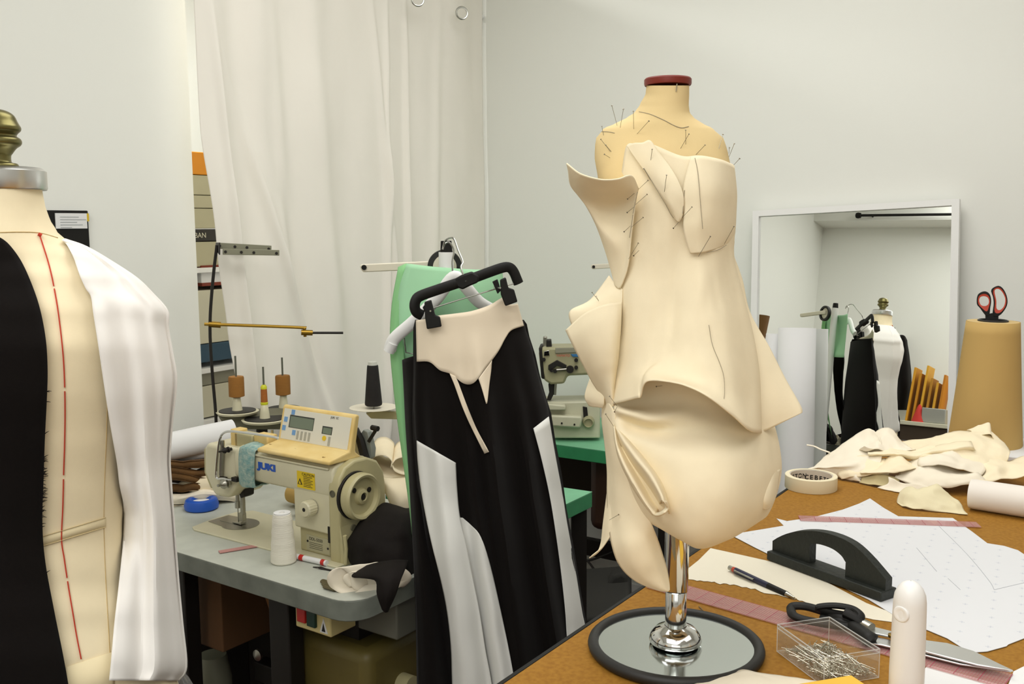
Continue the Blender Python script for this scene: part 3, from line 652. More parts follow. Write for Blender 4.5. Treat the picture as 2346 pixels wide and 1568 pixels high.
# fabric and paper stack at the back left of the table
ST = Stand(Zp(450, 1175, TZ) + e2*.12)
def slab(st, pts_l, name, m, dep, seed, label, cat, group=None, nfold=4):
    """a folded length of cloth: rounded layers"""
    t = thing(name, label, cat, st(*pts_l[0]), group)
    n = len(pts_l)//2
    return t
def foldstack(name, label, x0, x1, y0, y1, skew, m, layers, dep=.2, seed=0, bulge=.012):
    t = thing(name, label, 'fabric', ST((x0+x1)/2, y1, .05))
    mb = MB(); h = (y1-y0)/layers
    for k in range(layers):
        ya, yb = y1-h*k, y1-h*(k+1); rows = []
        for i in range(9):
            f = i/8; x = x0+(x1-x0)*f; s = skew*f
            col = []
            for (yy, dy) in ((ya-.5, dep), (ya-.5, .01), (ya-h*.15, -bulge*.6), ((ya+yb)/2, -bulge), (yb+h*.15, -bulge*.6), (yb+.5, .01), (yb+.5, dep)):
                w = noise.noise(Vector((f*3.2, k*2.3+seed, dy*10)))*2.2
                col.append(ST(x, yy+s+w*3.5*(0 < k or yy < ya)+5*sin(f*4+seed+k)*(k > 0), dy+w*.012))
            rows.append(col)
        mb.loft(rows, 2, 3)
    mb.build('layers', m, t, solid=.0015); return t
foldstack('cream_fabric_stack', 'folded cream fabric at the bottom of the pile left of the sewing machine', 385, 545, 1128, 1178, 0, M_MUSLIN2, 2, seed=1, bulge=.02)
foldstack('brown_fabric_stack', 'folded brown fabric in the pile under the white paper rolls', 385, 520, 1052, 1128, 0, mat('brown_wool', '6B4A22', .9, bump=.3, bscale=300, var=.35, vscale=25), 4, seed=4, bulge=.014)
o = MB().loft(W2(ST, [[(450, 1078, .06), (475, 1066, .04), (505, 1058, .04), (535, 1062, .06)], [(440, 1092, .02), (468, 1088, .0), (505, 1084, .0), (545, 1090, .02)], [(410, 1108, .01), (450, 1108, -.015), (505, 1104, -.015), (555, 1108, .01)], [(400, 1124, .01), (450, 1126, -.015), (510, 1122, -.015), (560, 1124, .01)]]), 5, 5, amp=.003, nsc=18, nd=-ST.n, seed=5, ridge=.006).build('cream_cloth', M_MUSLIN, solid=.0015); tag(o, 'loose cream cloth spilling from the folded pile behind the machine head', 'fabric')
for k, (y0, y1, r, lb) in enumerate((((1026), (992), .036, 'upper white paper roll with a flattened end on the pile left of the machine'), (1046, 1022, .022, 'lower white paper roll lying on the folded brown fabric'))):
    a, b = ST(380, y0, .04+.04*k), ST(535, y1, .10-.02*k); d = (b-a).normalized()
    o = MB().lathe([(.004, 0), (.02*r/.03, 0), (r, .0), (r*1.02, .1), (r, (b-a).length), (r*.8, (b-a).length-.001), (r*.75, (b-a).length-.03)], O=a, ax=d, n=30, capb=True, capt=False, ell=.85).build('paper_roll', M_PAPER)
    tag(o, lb, 'paper roll')
a, b = MN @ Vector((-.03, .19, .03)), MN @ Vector((.26, .19, .03))
o = MB().lathe([(.004, 0), (.024, .002), (.027, .08), (.026, .2), (.022, .29), (.003, .29)], O=a, ax=b-a, n=24).build('fabric_roll', mat('ochre_muslin', 'C9A660', .9, bump=.2, bscale=600)); tag(o, 'ochre cloth roll lying behind the sewing machine arm', 'fabric roll')
o = MB().loft([[MN @ Vector(q) for q in r] for r in ([(.04, .15, .004), (.05, .13, .02), (.07, .12, .045), (.08, .15, .06)], [(.06, .15, .002), (.075, .13, .014), (.1, .12, .035), (.12, .15, .055)], [(.09, .15, .002), (.11, .13, .01), (.13, .12, .03), (.16, .15, .05)])], 4, 4).build('fabric_flap', M_MUSLIN2, solid=.0015); tag(o, 'cream cloth flap folded out under the machine arm', 'fabric')
# cream roll standing behind the handwheel
CRP = MN @ Vector((.44, .20, .0)); CRS_ = Stand(CRP)
cr_ = thing('cream_fabric_roll', 'cream muslin folded in a spiral behind the machine handwheel', 'fabric roll', CRP)
bkv = CRS_.n*.13 + ZX*.012
for pts in ([(945, 1088), (915, 1093, -.012), (880, 1094, -.022), (856, 1082, -.02), (847, 1064, -.01), (858, 1048), (880, 1044, -.004), (897, 1056, -.014), (896, 1072, -.02)], [(896, 1068, -.016), (908, 1053, -.008), (930, 1048), (955, 1056, .004)], [(898, 1066, -.014), (905, 1080, -.02), (925, 1088, -.016), (955, 1086, -.006)]):
    c = spline([CRS_(*q) for q in pts], 7)
    MB().grid([[p + bkv*(t/6) + ZX*(noise.noise(p*25)*.004*t/6) for p in c] for t in range(7)]).build('spiral', M_MUSLIN, cr_, solid=.0016)
rows = W2(CRS_, [[(856, 1083, -.021), (882, 1095, -.024), (915, 1094, -.014), (955, 1088, -.002)], [(868, 1104, -.03), (895, 1114, -.045), (925, 1114, -.04), (960, 1106, -.02)], [(885, 1135, -.035), (908, 1140, -.06), (930, 1140, -.06), (965, 1130, -.04)], [(900, 1170, -.035), (915, 1172, -.06), (935, 1172, -.06), (970, 1170, -.04)]])
MB().loft(rows, 5, 5, amp=.003, nsc=25, nd=-CRS_.n).build('drape', M_MUSLIN, cr_, solid=.0016)

# ---------------------------------------------------------------- thread stand with three cones
TSP = Vector((-.78, 2.66, 0)); TS = Stand(TSP)
ts = thing('thread_stand', 'grey thread stand with three black padded plates left of the curtain', 'thread stand', Vector((-.78, 2.66, .74)))
gpole = [TS(*q) for q in ((496, 1010), (494, 945), (486, 850), (481, 745), (488, 640), (497, 562))]
MB().tube(spline(gpole, 4), .0045).build('pole', M_DARK, ts)
for (x0, y0, x1, y1, dy) in ((497, 562, 622, 570, .04), (510, 576, 640, 580, -.03)):
    MB().face_poly(TS, [(x0, y0-6), (x1, y1-7), (x1, y1+6), (x0, y0+8)], dy, dy+.004).build('guide_arm', mat('grey_zinc', '8B8A76', .45, .5), ts, bevel=.001)
    mb = MB()
    for f in (.05, .33, .55, .95):
        c = TS(x0+(x1-x0)*f, y0+(y1-y0)*f+1, dy-.002); mb.cyl(c, c+TS.n*.004, .004, n=10)
    mb.build('guide_hole', M_DARK, ts)
MB().hexa([TS(*q) for q in ((494, 556, .05), (502, 556, -.035), (502, 584, -.035), (494, 572, .05))], [TS(*q)+TS.r*.003 for q in ((494, 556, .05), (502, 556, -.035), (502, 584, -.035), (494, 572, .05))]).build('arm_plate', M_DARK, ts)
MB().tube(spline([TS(*q) for q in ((468, 743), (560, 746), (690, 751), (697, 754), (699, 772))], 5), .0045).build('cross_rod', M_BRASS, ts)
MB().cyl(TS(478, 743), TS(506, 745), .0085, n=14).build('rod_clamp', M_BRASS, ts)
MB().cyl(TS(690, 762), TS(716, 763), .008, n=14).build('rod_clamp', M_BRASS, ts); MB().cyl(TS(714, 763), TS(786, 763), .0035, n=10).build('end_rod', M_DARK, ts)
M_CORK = mat('brown_thread', '9C6A2C', .9, bump=.6, bscale=40, stretch=(1, 1, 30), var=.15, vscale=60)
def plate(px, py, dy, r):
    c = TS(px, py, dy)
    MB().lathe([(r*.5, -.006), (r, -.003), (r+.004, .003), (r+.002, .004)], O=c, n=36).build('plate', M_MACH, ts)
    MB().lathe([(r-.004, .0035), (r-.004, .006)], O=c, n=36).build('pad', M_RUBBER, ts)
    MB().lathe([(.0145, .006), (.0125, .02), (.0095, .045), (.005, .05)], O=c, n=18).build('cone_holder', M_MACH, ts)
    return c
for (px, py, dy, r, kind) in ((544, 945, .0, .055, 0), (650, 939, .09, .052, 1), (607, 963, -.05, .060, 2)):
    c = plate(px, py, dy, r)
    top = (.16, .155, .15)[kind]
    MB().cyl(c+ZX*.045, c+ZX*top, .0028, n=8).build('spindle', mat('zinc_rod', '73756A', .4, .7), ts)
    if kind < 2:
        o = MB().lathe([(.012, .043), (.0215, .046), (.0215, .098), (.02, .102), (.004, .102)], O=c, n=28).build('thread_spool', M_CORK)
        tag(o, ('wide brown spool of thread on the left plate of the thread stand', 'wide brown spool of thread on the rear plate of the thread stand')[kind], 'thread', 'brown spools on the thread stand')
    else:
        t = thing('thread_spool', 'slim orange brown spool with yellow rims on the front plate of the thread stand', 'thread', c+ZX*.045, 'brown spools on the thread stand')
        MB().lathe([(.008, .05), (.0095, .052), (.0085, .088), (.004, .09)], O=c, n=20).build('thread', mat('orange_thread', 'A9642A', .9, bump=.5, bscale=40, stretch=(1, 1, 30)), t)
        M_LIME = mat('lime_plastic', 'CFD02A', .4)
        MB().lathe([(.010, .044), (.0105, .05), (.008, .052)], O=c, n=18).build('rim', M_LIME, t); MB().lathe([(.0085, .088), (.009, .094), (.005, .1), (.003, .1)], O=c, n=18).build('rim', M_LIME, t)
MB().face_poly(TS, [(500, 955), (660, 950), (690, 985), (520, 985)], -.02, .09).build('stand_base', mat('grey_tray', '6F6D58', .6), ts, bevel=.004)
MB().cyl(TS(600, 985, .03), Vector((TS(600, 985, .03).x, TS(600, 985, .03).y, .741)), .016).build('post', M_DARK, ts)

# ---------------------------------------------------------------- garment / thread stand with hanging pieces
GP = Vector((-.139, 2.0, .7405)); G = Stand(GP)
gs = thing('hanging_stand', 'white post with black cap and long cream arm holding the hangers', 'stand', GP)
MB().cyl(Vector((GP.x, GP.y, .7405)), G(1022, 578, .0), .0155).build('post', M_WHITE, gs)
fb = MB(Matrix.Translation(GP)); fb.lathe([(.04, 0), (.04, .006), (.022, .012)], n=28); fb.build('foot', M_DARK, gs)
MB().cyl(G(1023, 580), G(1022, 552), .0145, .0125, n=6).build('post_cap', M_BLACK, gs, bevel=.001)
arm_m = mat('cream_metal', 'DDD6C2', .45)
ar = MB().face_poly(G, [(824, 610), (828, 606), (1000, 598), (1030, 598), (1030, 617), (1000, 617), (832, 624), (827, 618)], .05, .062).build('arm', arm_m, gs, bevel=.002)
c = G(834, 613, .0485); MB().lathe([(.0055, 0), (.0055, .002), (.003, .0022), (.003, .0005)], O=c, ax=-G.n, n=18).build('arm_rivet', M_BLACK, ar)
rl = thing('tape_reel', 'black ring reel with cream hub hung on the white post', 'reel', G(1018, 640, .04))
MB().lathe([(.026, 0), (.036, 0), (.037, .006), (.036, .013), (.026, .013)], O=G(1019, 612, .045), ax=G.n, n=40, capb=False, capt=False).build('ring', M_RUBBER, rl)
MB().lathe([(.003, 0.003), (.025, .003), (.026, .012), (.003, .012)], O=G(1019, 612, .04), ax=G.n, n=30).build('hub', arm_m, rl)

# mint card pattern pieces
def card(name, pts, dy, m, label, cat, group=None, th=.0012):
    mb = MB(); st = G
    if callable(dy): q = [st(x, y, dy(x, y)) for x, y in pts]
    else: q = [st(x, y, dy) for x, y in pts]
    mb.hexa(q, [p+st.n*th for p in q]); return tag(mb.build(name, m, smooth=False), label, cat, group)
mint = [[(932, 604, -.02), (1000, 612, -.02), (1090, 618, .0), (1150, 616, .02)], [(915, 660, -.025), (1000, 668, -.03), (1090, 670, -.01), (1155, 668, .02)], [(908, 740, -.03), (985, 745, -.035), (1080, 750, -.015), (1155, 750, .02)], [(910, 830, -.02), (985, 832, -.02), (1080, 835, -.0), (1155, 835, .02)]]
o = MB().loft(W2(G, mint), 5, 5).build('mint_card_pattern', M_GREEN, solid=.0012); tag(o, 'broad mint green card pattern hanging behind the black clip hanger', 'pattern')
mint = [[(912, 612, -.01), (925, 606, -.015), (932, 604, -.012)], [(897, 700, -.02), (912, 700, -.03), (930, 700, -.02)], [(893, 790, -.025), (908, 790, -.035), (926, 790, -.025)], [(900, 880, -.03), (915, 880, -.045), (930, 880, -.04)], [(912, 980, -.04), (922, 980, -.055), (935, 980, -.05)], [(926, 1080, -.06), (933, 1080, -.07), (942, 1080, -.065)], [(939, 1180, -.085), (943, 1180, -.09), (948, 1180, -.085)], [(948, 1278, -.11), (950, 1279, -.11), (951, 1280, -.11)]]
o = MB().loft(W2(G, mint), 5, 5).build('mint_card_pattern', mat('green_card', '8DC58A', .7, spec=.2)); o.modifiers.new('s', 'SOLIDIFY').thickness = .0012; tag(o, 'long narrow green card pattern tapering down the left of the black garment', 'pattern')
mint = [[(945, 640, -.035), (965, 612, -.035), (985, 606, -.035)], [(925, 700, -.035), (945, 690, -.04), (965, 688, -.038)], [(906, 745, -.03), (925, 735, -.04), (945, 730, -.038)]]
# white hanger
wh_ = thing('wooden_hanger', 'white wooden hanger with round ends behind the black clip hanger', 'hanger', G(1030, 650, -.06))
def bar(pts, dy, r, fl): return MB().tube(spline([G(x, y, d) for x, y, d in pts], 6), r, n=12, flat=fl)
bar([(893, 802, -.05), (905, 775, -.055), (950, 735, -.06), (1000, 685, -.065), (1038, 636, -.07), (1060, 650, -.07), (1095, 690, -.06), (1130, 712, -.05)], 0, .0128, .6).build('shoulders', M_WHITE, wh_)
MB().cyl(G(891, 806, -.05), G(900, 786, -.053), .0115, .0115, n=14).build('end', M_WHITE, wh_)
M_WIRE = mat('wire', 'B9BAB4', .25, 1)
MB().tube(spline([G(x, y, -.065) for x, y in ((1038, 636), (1036, 600), (1040, 575), (1030, 556), (1018, 560), (1014, 572))], 5), .0018).build('hook', M_WIRE, wh_)
MB().tube([G(x, y, -.055) for x, y in ((926, 775), (930, 808), (952, 812), (952, 795))], .0016).build('trouser_wire', M_WIRE, wh_)
# black garment hung on the white hanger: long dark panel at the left
DKO = -.03
dk = [[(922, 825, -.06), (935, 820, -.08), (955, 815, -.09), (990, 815, -.07)], [(925, 880, -.06), (938, 880, -.085), (958, 880, -.095), (1000, 880, -.07)], [(930, 980, -.07), (942, 980, -.10), (960, 980, -.10), (1000, 980, -.07)], [(938, 1100, -.09), (950, 1100, -.12), (965, 1100, -.115), (1010, 1100, -.08)], [(946, 1250, -.13), (962, 1250, -.16), (990, 1250, -.14), (1040, 1250, -.1)], [(952, 1380, -.16), (975, 1380, -.19), (1010, 1380, -.16), (1050, 1380, -.12)], [(955, 1520, -.18), (985, 1520, -.21), (1020, 1520, -.18), (1060, 1520, -.14)], [(958, 1680, -.20), (985, 1680, -.23), (1040, 1680, -.2), (1070, 1680, -.15)]]
o = MB().loft([[G(x, y, d+DKO) for x, y, d in r] for r in dk], 5, 5, amp=.003, nsc=14, nd=-G.n).build('black_garment', M_BCLOTH, solid=.002); tag(o, 'plain black garment hanging on the white hanger behind the panelled skirt', 'garment')

# clip hanger
CH = -.14
ch = thing('clip_hanger', 'black plastic clip hanger holding the panelled skirt', 'hanger', G(1070, 640, CH))
def hd_(x): return CH - .035 + .07*(x-950)/240
pts = [(967, 723), (955, 716), (950, 704), (952, 690), (962, 679), (1000, 665), (1045, 650), (1075, 641), (1110, 628), (1150, 614), (1166, 613), (1176, 622), (1184, 640), (1188, 650)]
MB().tube(spline([G(x, y, hd_(x)) for x, y in pts], 4), .0105, n=10, flat=.6).build('bar', M_BLACK, ch)
MB().face_poly(G, [(1042, 640), (1060, 630), (1082, 623), (1098, 634), (1095, 648), (1078, 655), (1060, 664), (1046, 658)], hd_(1070)-.013, hd_(1070)+.010).build('centre_block', M_BLACK, ch, bevel=.003)
MB().tube(spline([G(x, y, hd_(1070)+z) for x, y, z in ((1067, 645, -.011), (1061, 630, -.008), (1056, 612, .0), (1060, 600, .01), (1050, 575, .03), (1040, 548, .05), (1030, 546, .06), (1020, 552, .065), (1016, 565, .07))], 5), .0019).build('hook', M_WIRE, ch)
MB().lathe([(.003, .0), (.006, .0015), (.003, .003)], O=G(1068, 645, hd_(1070)-.010), ax=-G.n, n=14).build('hook_plate', M_WIRE, ch)
MB().tube([G(x, y, hd_(x)) for x, y in ((960, 716), (1070, 682), (1183, 648))], .0014).build('rod', M_WIRE, ch)
for (x, y, s) in ((990, 715, 1), (1150, 662, 1)):
    d = hd_(x); cl_ = MB().face_poly(G, [(x-18, y-22), (x-2, y-27), (x+7, y+8), (x+18, y+12), (x+22, y+34), (x-12, y+40), (x-16, y+14)] if x < 1000 else [(x-4, y-20), (x+9, y-26), (x+15, y-2), (x+28, y+2), (x+36, y+30), (x+8, y+40), (x-2, y+14)], d-.042, d-.028).build('clip', M_BLACK, ch, bevel=.002)
    MB().face_poly(G, [(x-22, y-10), (x-12, y-22), (x-2, y+8), (x-8, y+18)] if x < 1000 else [(x-22, y-16), (x-10, y-22), (x-2, y+4), (x-10, y+12)], d-.026, d-.018).build('clip_lever', M_BLACK, cl_, bevel=.001)
    MB().tube([G(x-18, y-4, d-.004), G(x-4, y-2, d-.044)], .0018).build('clip_spring', M_WIRE, cl_)

# the panelled skirt
SKP = [(690, 952, 1200, .028), (735, 951, 1200, .034), (830, 950, 1226, .045), (950, 948, 1258, .06), (1100, 960, 1283, .075), (1250, 975, 1308, .09), (1430, 995, 1340, .10), (1568, 1010, 1365, .105), (1700, 1022, 1390, .11)]
def skd(x, y, off=0):
    xl, xr, ry = interp(SKP, y); c = (xl+xr)/2; t = max(-1, min(1, (x-c)/((xr-xl)/2)))
    r = max(0, min(1, (y-760)/300))
    f = sin(t*9+y*.0012)*.55 + sin(t*15.5+1.3-y*.0016)*.5 + sin(t*23+.4)*.22
    return CH + .01 + .05*t*.7 - ry*sqrt(max(0, 1-t*t)) - .019*r*f*(1-abs(t)**4) - off
sk = thing('panelled_skirt', 'black skirt with beige waist yoke and pale side panels hanging from the clip hanger', 'skirt', G(1080, 1400, CH))
rows = []
ys = [733, 760, 800, 840, 880, 930, 990, 1060, 1140, 1230, 1330, 1440, 1568, 1700]
for y in ys:
    xl, xr, ry = interp(SKP, y); c = (xl+xr)/2; h = (xr-xl)/2; row = []
    for j in range(61):
        a = pi*j/60; x = c - h*cos(a); row.append(G(x, y, skd(x, y)))
    for j in range(1, 20):
        a = pi*j/20; x = c + h*cos(a); row.append(G(x, y, 0) + G.n*(CH+.01+.035*cos(a)+ry*.7*sin(a)))
    rows.append(row)
g = []
for k in range(len(rows)-1):
    for f in range(4): g.append([a.lerp(b, f/4) for a, b in zip(rows[k], rows[k+1])])
g.append(rows[-1])
MB().grid(g, cu=True).build('body', M_BCLOTH, sk)
def panel(name, m, rows, off=.004, n=26, label=None, par=None, st=G, fn=None, th=.001):
    """a panel lying on the garment's surface: each row is (y_left, x_left, y_right, x_right)"""
    rr = spline([Vector((a, b, 0)) for a, b, _, _ in rows], 5); r2 = spline([Vector((c, d, 0)) for _, _, c, d in rows], 5); g = []
    for p, q in zip(rr, r2):
        row = []
        for j in range(n+1):
            f = j/n; y = p.x+(q.x-p.x)*f; x = p.y+(q.y-p.y)*f; row.append(st(x, y, (fn or skd)(x, y, off)))
        g.append(row)
    return MB().grid(g).build(name, m, par or sk, solid=th, label=label)
M_YOKE = mat('beige_jersey', 'E6D8C0', .9, bump=.08, bscale=1800, spec=.15); M_PANEL = mat('pale_grey_cotton', 'E4E4DE', .9, bump=.08, bscale=1800, spec=.15)
# yoke, column by column: top edge to bottom edge
yk = [(953, 734, 955, 829), (975, 731, 984, 830), (1000, 724, 1008, 849), (1040, 719, 1034, 858), (1080, 713, 1062, 879), (1120, 700, 1085, 878), (1142, 687, 1108, 850), (1152, 683, 1140, 808), (1160, 695, 1158, 775), (1172, 698, 1172, 757), (1186, 696, 1200, 747)]
ra = spline([Vector((x, y, 0)) for x, y, _, _ in yk], 5); rb = spline([Vector((x, y, 0)) for _, _, x, y in yk], 5)
MB().grid([[G(p.x+(q.x-p.x)*f/14, p.y+(q.y-p.y)*f/14, skd(p.x+(q.x-p.x)*f/14, p.y+(q.y-p.y)*f/14, .006)) for f in range(15)] for p, q in zip(ra, rb)]).build('yoke', M_YOKE, sk, solid=.001)
def skf(x, y, off):
    return skd(x, y, off) - .012*max(0, min(1, (y-1150)/120))
panel('side_panel', M_PANEL, [(1010, 955, 1061, 1044), (1055, 957, 1085, 1045), (1110, 963, 1120, 1047), (1180, 975, 1182, 1053), (1250, 990, 1240, 1066), (1330, 1010, 1320, 1082), (1400, 1024, 1400, 1098), (1480, 1033, 1490, 1112), (1568, 1036, 1568, 1126), (1690, 1040, 1690, 1140)], label='pale panel on the left of the skirt', fn=skf)
panel('side_panel', M_PANEL, [(1186, 1050, 1187, 1060), (1205, 1052, 1203, 1078), (1240, 1056, 1232, 1102), (1330, 1066, 1300, 1124), (1400, 1084, 1400, 1147), (1480, 1096, 1490, 1166), (1568, 1108, 1568, 1180), (1690, 1120, 1690, 1200)], label='fold of the pale left panel tucked behind it', off=.003)
panel('side_panel', M_PANEL, [(982, 1222, 955, 1257), (1050, 1240, 1050, 1273), (1130, 1258, 1130, 1288), (1200, 1270, 1200, 1299), (1300, 1284, 1300, 1317), (1400, 1295, 1400, 1333), (1470, 1300, 1440, 1341), (1600, 1315, 1560, 1362)], label='pale panel on the right of the skirt')
panel('piping', M_YOKE, [(856, 1030, 862, 1043), (885, 1042, 882, 1052), (940, 1062, 936, 1072), (990, 1085, 985, 1093), (1040, 1110, 1036, 1120)], off=.007, n=6, label='cream strip down the front')
panel('gusset', M_YOKE, [(868, 1096, 826, 1127), (885, 1102, 850, 1125), (905, 1108, 880, 1121), (926, 1114, 924, 1116)], off=.006, n=8, label='cream wedge below the yoke')

# ---------------------------------------------------------------- green tables and coverstitch machine
G2P = Zp(1300, 1022, .74); g2 = thing('green_table', 'green edged table against the wall carrying the coverstitch machine', 'table', Vector((G2P.x, G2P.y, 0)))
Q = Stand(G2P)
def TB(P, x0, x1, y0, y1, z0, z1): return MB(frame(P, -BX, AX, ZX)).box(x0, x1, y0, y1, z0, z1)
P0 = Vector((G2P.x, G2P.y, .74))
TB(P0, -.55, .36, -.0, .46, -.0015, 0).build('tabletop', M_GREENT, g2); TB(P0, -.55, .36, -.0, .46, -.042, -.0015).build('table_edge', M_GREENE, g2, bevel=.002)
for x in (-.5, .29):
    for y in (.06, .40): TB(P0, x, x+.05, y, y+.04, -.74, -.042).build('leg', M_DARK, g2)
TB(P0, -.5, .3, .38, .41, -.5, -.44).build('cross_bar', M_DARK, g2)
TB(P0, .02, .2, .1, .3, -.3, -.042).build('motor', mat('brown_motor', '3A2416', .5), g2, bevel=.03, bseg=3); TB(P0, .2, .23, .16, .24, -.2, -.12).build('motor_cap', mat('orange_dark', '7A4218', .5), g2)
TB(P0, -.45, .34, .42, .44, -.30, -.05).build('dark_backing', mat('brown_dark_board', '2E2012', .7), g2)
cs = thing('coverstitch_machine', 'olive beige coverstitch machine with red lettering behind the draped form', 'sewing machine', P0 + AX*.1)
Q2 = Stand(P0 + AX*.12)
cpoly = lambda pts, a, b, nm, m, bv=.004, par=None: MB().face_poly(Q2, pts, a, b).build(nm, m, par or cs, bevel=bv, bseg=2)
M_OL = mat('olive_enamel', 'A8A480', .4, var=.1, vscale=20); M_OL2 = mat('pale_olive_enamel', 'C9C7AC', .4, var=.08, vscale=20)
cpoly([(1240, 797), (1400, 795), (1420, 860), (1360, 862), (1345, 860), (1300, 862), (1293, 880), (1262, 882), (1246, 872), (1237, 840), (1234, 810)], -.05, .06, 'arm', M_OL, .008)
cpoly([(1345, 840), (1420, 840), (1420, 925), (1372, 920), (1356, 880)], -.05, .07, 'pillar', M_OL2, .006)
cpoly([(1234, 797), (1242, 795), (1248, 870), (1240, 868)], -.052, .05, 'face_plate', M_DARK)
cpoly([(1272, 798), (1320, 797), (1322, 808), (1272, 810)], -.055, -.045, 'top_band', mat('grey_band', '8E8C78', .5), .001)
cpoly([(1246, 806), (1258, 803), (1259, 815), (1246, 816)], -.056, -.045, 'thread_guide', M_CHROME, .001)
lettering('YAMATO', .0105, frame(Q2(1290, 815.5, -.0575), Q2.r, ZX, -Q2.n), mat('red_ink', 'C8402F', .6), cs, 'logo')
cpoly([(1308, 812), (1328, 812), (1326, 818), (1312, 818)], -.056, -.046, 'emblem', mat('blue_ink', '2F6FA0', .5), .0005)
cpoly([(1256, 838), (1276, 826), (1298, 838), (1296, 846), (1276, 838), (1262, 850), (1256, 848)], -.062, -.05, 'looper_cover', M_DARK, .001)
for x, y in ((1272, 850), (1246, 824), (1320, 825), (1320, 842), (1264, 848)):
    c = Q2(x, y, -.052); MB().cyl(c, c-Q2.n*.01, .006, n=12).build('screw', M_DARK, cs)
MB().tube([Q2(1275, 848, -.06), Q2(1300, 846, -.06)], .004).build('tension_rod', M_STEEL, cs); c = Q2(1306, 846, -.055); MB().cyl(c, c-Q2.n*.012, .012, n=14).build('tension_disc', M_DARK, cs)
cpoly([(1244, 772), (1253, 772), (1253, 796), (1244, 796)], -.02, .0, 'thread_post', M_STEEL, .002); cpoly([(1252, 780), (1262, 780), (1264, 796), (1252, 796)], -.03, .01, 'tension_block', M_DARK, .002)
cpoly([(1256, 880), (1268, 880), (1268, 905), (1262, 918), (1252, 918), (1258, 900)], -.03, -.0, 'presser_foot', M_DARK, .002); MB().cyl(Q2(1272, 878, -.02), Q2(1270, 905, -.02), .006).build('needle_bar', M_STEEL, cs)
cpoly([(1245, 922), (1350, 920), (1375, 925), (1375, 1005), (1262, 1005), (1258, 980), (1252, 950)], -.04, .08, 'bed', M_OL2, .005)
cpoly([(1256, 926), (1296, 930), (1296, 941), (1254, 941)], -.075, -.04, 'bed_cover', M_OL2, .004)
cpoly([(1262, 952), (1334, 955), (1330, 982), (1264, 978)], -.075, -.04, 'front_cover', M_OL2, .006)
cpoly([(1335, 932), (1345, 934), (1348, 962), (1337, 958)], -.045, -.03, 'side_gap', M_DARK, .001)
for x, y in ((1287, 970), (1316, 973)):
    c = Q2(x, y, -.075); MB().cyl(c, c-Q2.n*.003, .003, n=10).build('screw', M_DARK, cs)
MB().lathe([(.02, 0), (.019, .02), (.014, .028), (.012, .02)], O=Q2(1348, 966, -.04), ax=-Q2.n, n=20).build('side_knob', M_OL, cs)
MB().lathe([(.016, 0), (.016, .02), (.01, .022)], O=Zp(1284, 1000, .742), n=18).build('oil_cap', M_OL2, cs)
# thread stand arm of that machine
A2 = Stand(P0 + AX*.3)
s2 = thing('thread_stand', 'cream thread stand arm behind the draped form at the right', 'thread stand', P0 + AX*.3)
a2 = MB().face_poly(A2, [(1354, 608), (1358, 606), (1460, 601), (1460, 612), (1358, 617), (1354, 614)], 0, .012).build('arm', arm_m, s2, bevel=.002)
c = A2(1360, 611.5, -.0015); MB().lathe([(.005, 0), (.005, .002), (.0026, .0022), (.0026, .0005)], O=c, ax=-A2.n, n=16).build('arm_rivet', M_DARK, a2)
q = A2(1455, 607, .006); MB().cyl(q, Vector((q.x, q.y, .741)), .011).build('pole', M_WHITE, s2)
# nearer green table: its end shows beside the skirt
NPT = Zp(1357, 1127, .74)
n2 = thing('mint_table', 'mint green table end showing between the skirt and the draped form', 'table', Vector((NPT.x-.3, NPT.y, 0)))
cA, cB, cC = Zp(1357, 1127, .74), Zp(1288, 1117, .74), Zp(1296, 1158, .74)
dA = (cB-cA).normalized(); dB = Vector((-.62, -.78, 0)).normalized()
dB = (Zp(1296, 1156, .74)-cA).normalized()
poly = [cA, cA+dA*.5, cA+dA*.5+dB*.22, cA+dB*.22]
MB().hexa([p-ZX*.0015 for p in poly], poly).build('tabletop', M_GREENT, n2, smooth=False); MB().hexa([p-ZX*.042 for p in poly], [p-ZX*.0015 for p in poly]).build('table_edge', M_GREENE, n2, bevel=.002)
for f, g_ in ((.06, .08), (.9, .08), (.06, .8), (.9, .8)):
    q = cA+dA*.5*f+dB*.22*g_; MB(Matrix.Translation((q.x, q.y, 0))).box(-.02, .02, -.02, .02, 0, .698).build('leg', M_DARK, n2)
# black thread cone on its dish, left of the skirt
BC = Zp(857, 1100, .74); BC = Stand(Vector((-.28, 2.3, 0)))
bs = thing('thread_stand', 'thread stand with a thin cream dish under the black thread cone', 'thread stand', Vector((BC(857, 1000).x, BC(857, 1000).y, .741)))
c = BC(856, 937)
MB().lathe([(.01, -.001), (.058, .003), (.0585, .004), (.01, .001)], O=c, n=40).build('dish', arm_m, bs)
MB().face_poly(BC, [(838, 948), (860, 942), (925, 946), (925, 962), (850, 960)], .0, .02).build('bracket', M_MACH2, bs, bevel=.002)
q = BC(925, 955, .01); MB().cyl(Vector((q.x, q.y, .0)), Vector((q.x, q.y, q.z)), .012).build('pole', M_WHITE, bs)
MB().cyl(c, c+ZX*.115, .002, n=8).build('spindle', M_STEEL, bs)
tc_ = thing('thread_cone', 'black cone of thread on the cream dish beside the hanging skirt', 'thread', c+ZX*.008)
MB().lathe([(.018, .008), (.0205, .010), (.021, .014), (.0135, .104), (.0125, .107)], O=c, n=32).build('thread', mat('black_thread', '120D0B', .8, bump=.4, bscale=30, stretch=(1, 1, 40)), tc_)
MB().lathe([(.0115, .106), (.0105, .115), (.008, .115)], O=c, n=24).build('cone_core', mat('clear_grey', 'C8C8BE', .3), tc_)
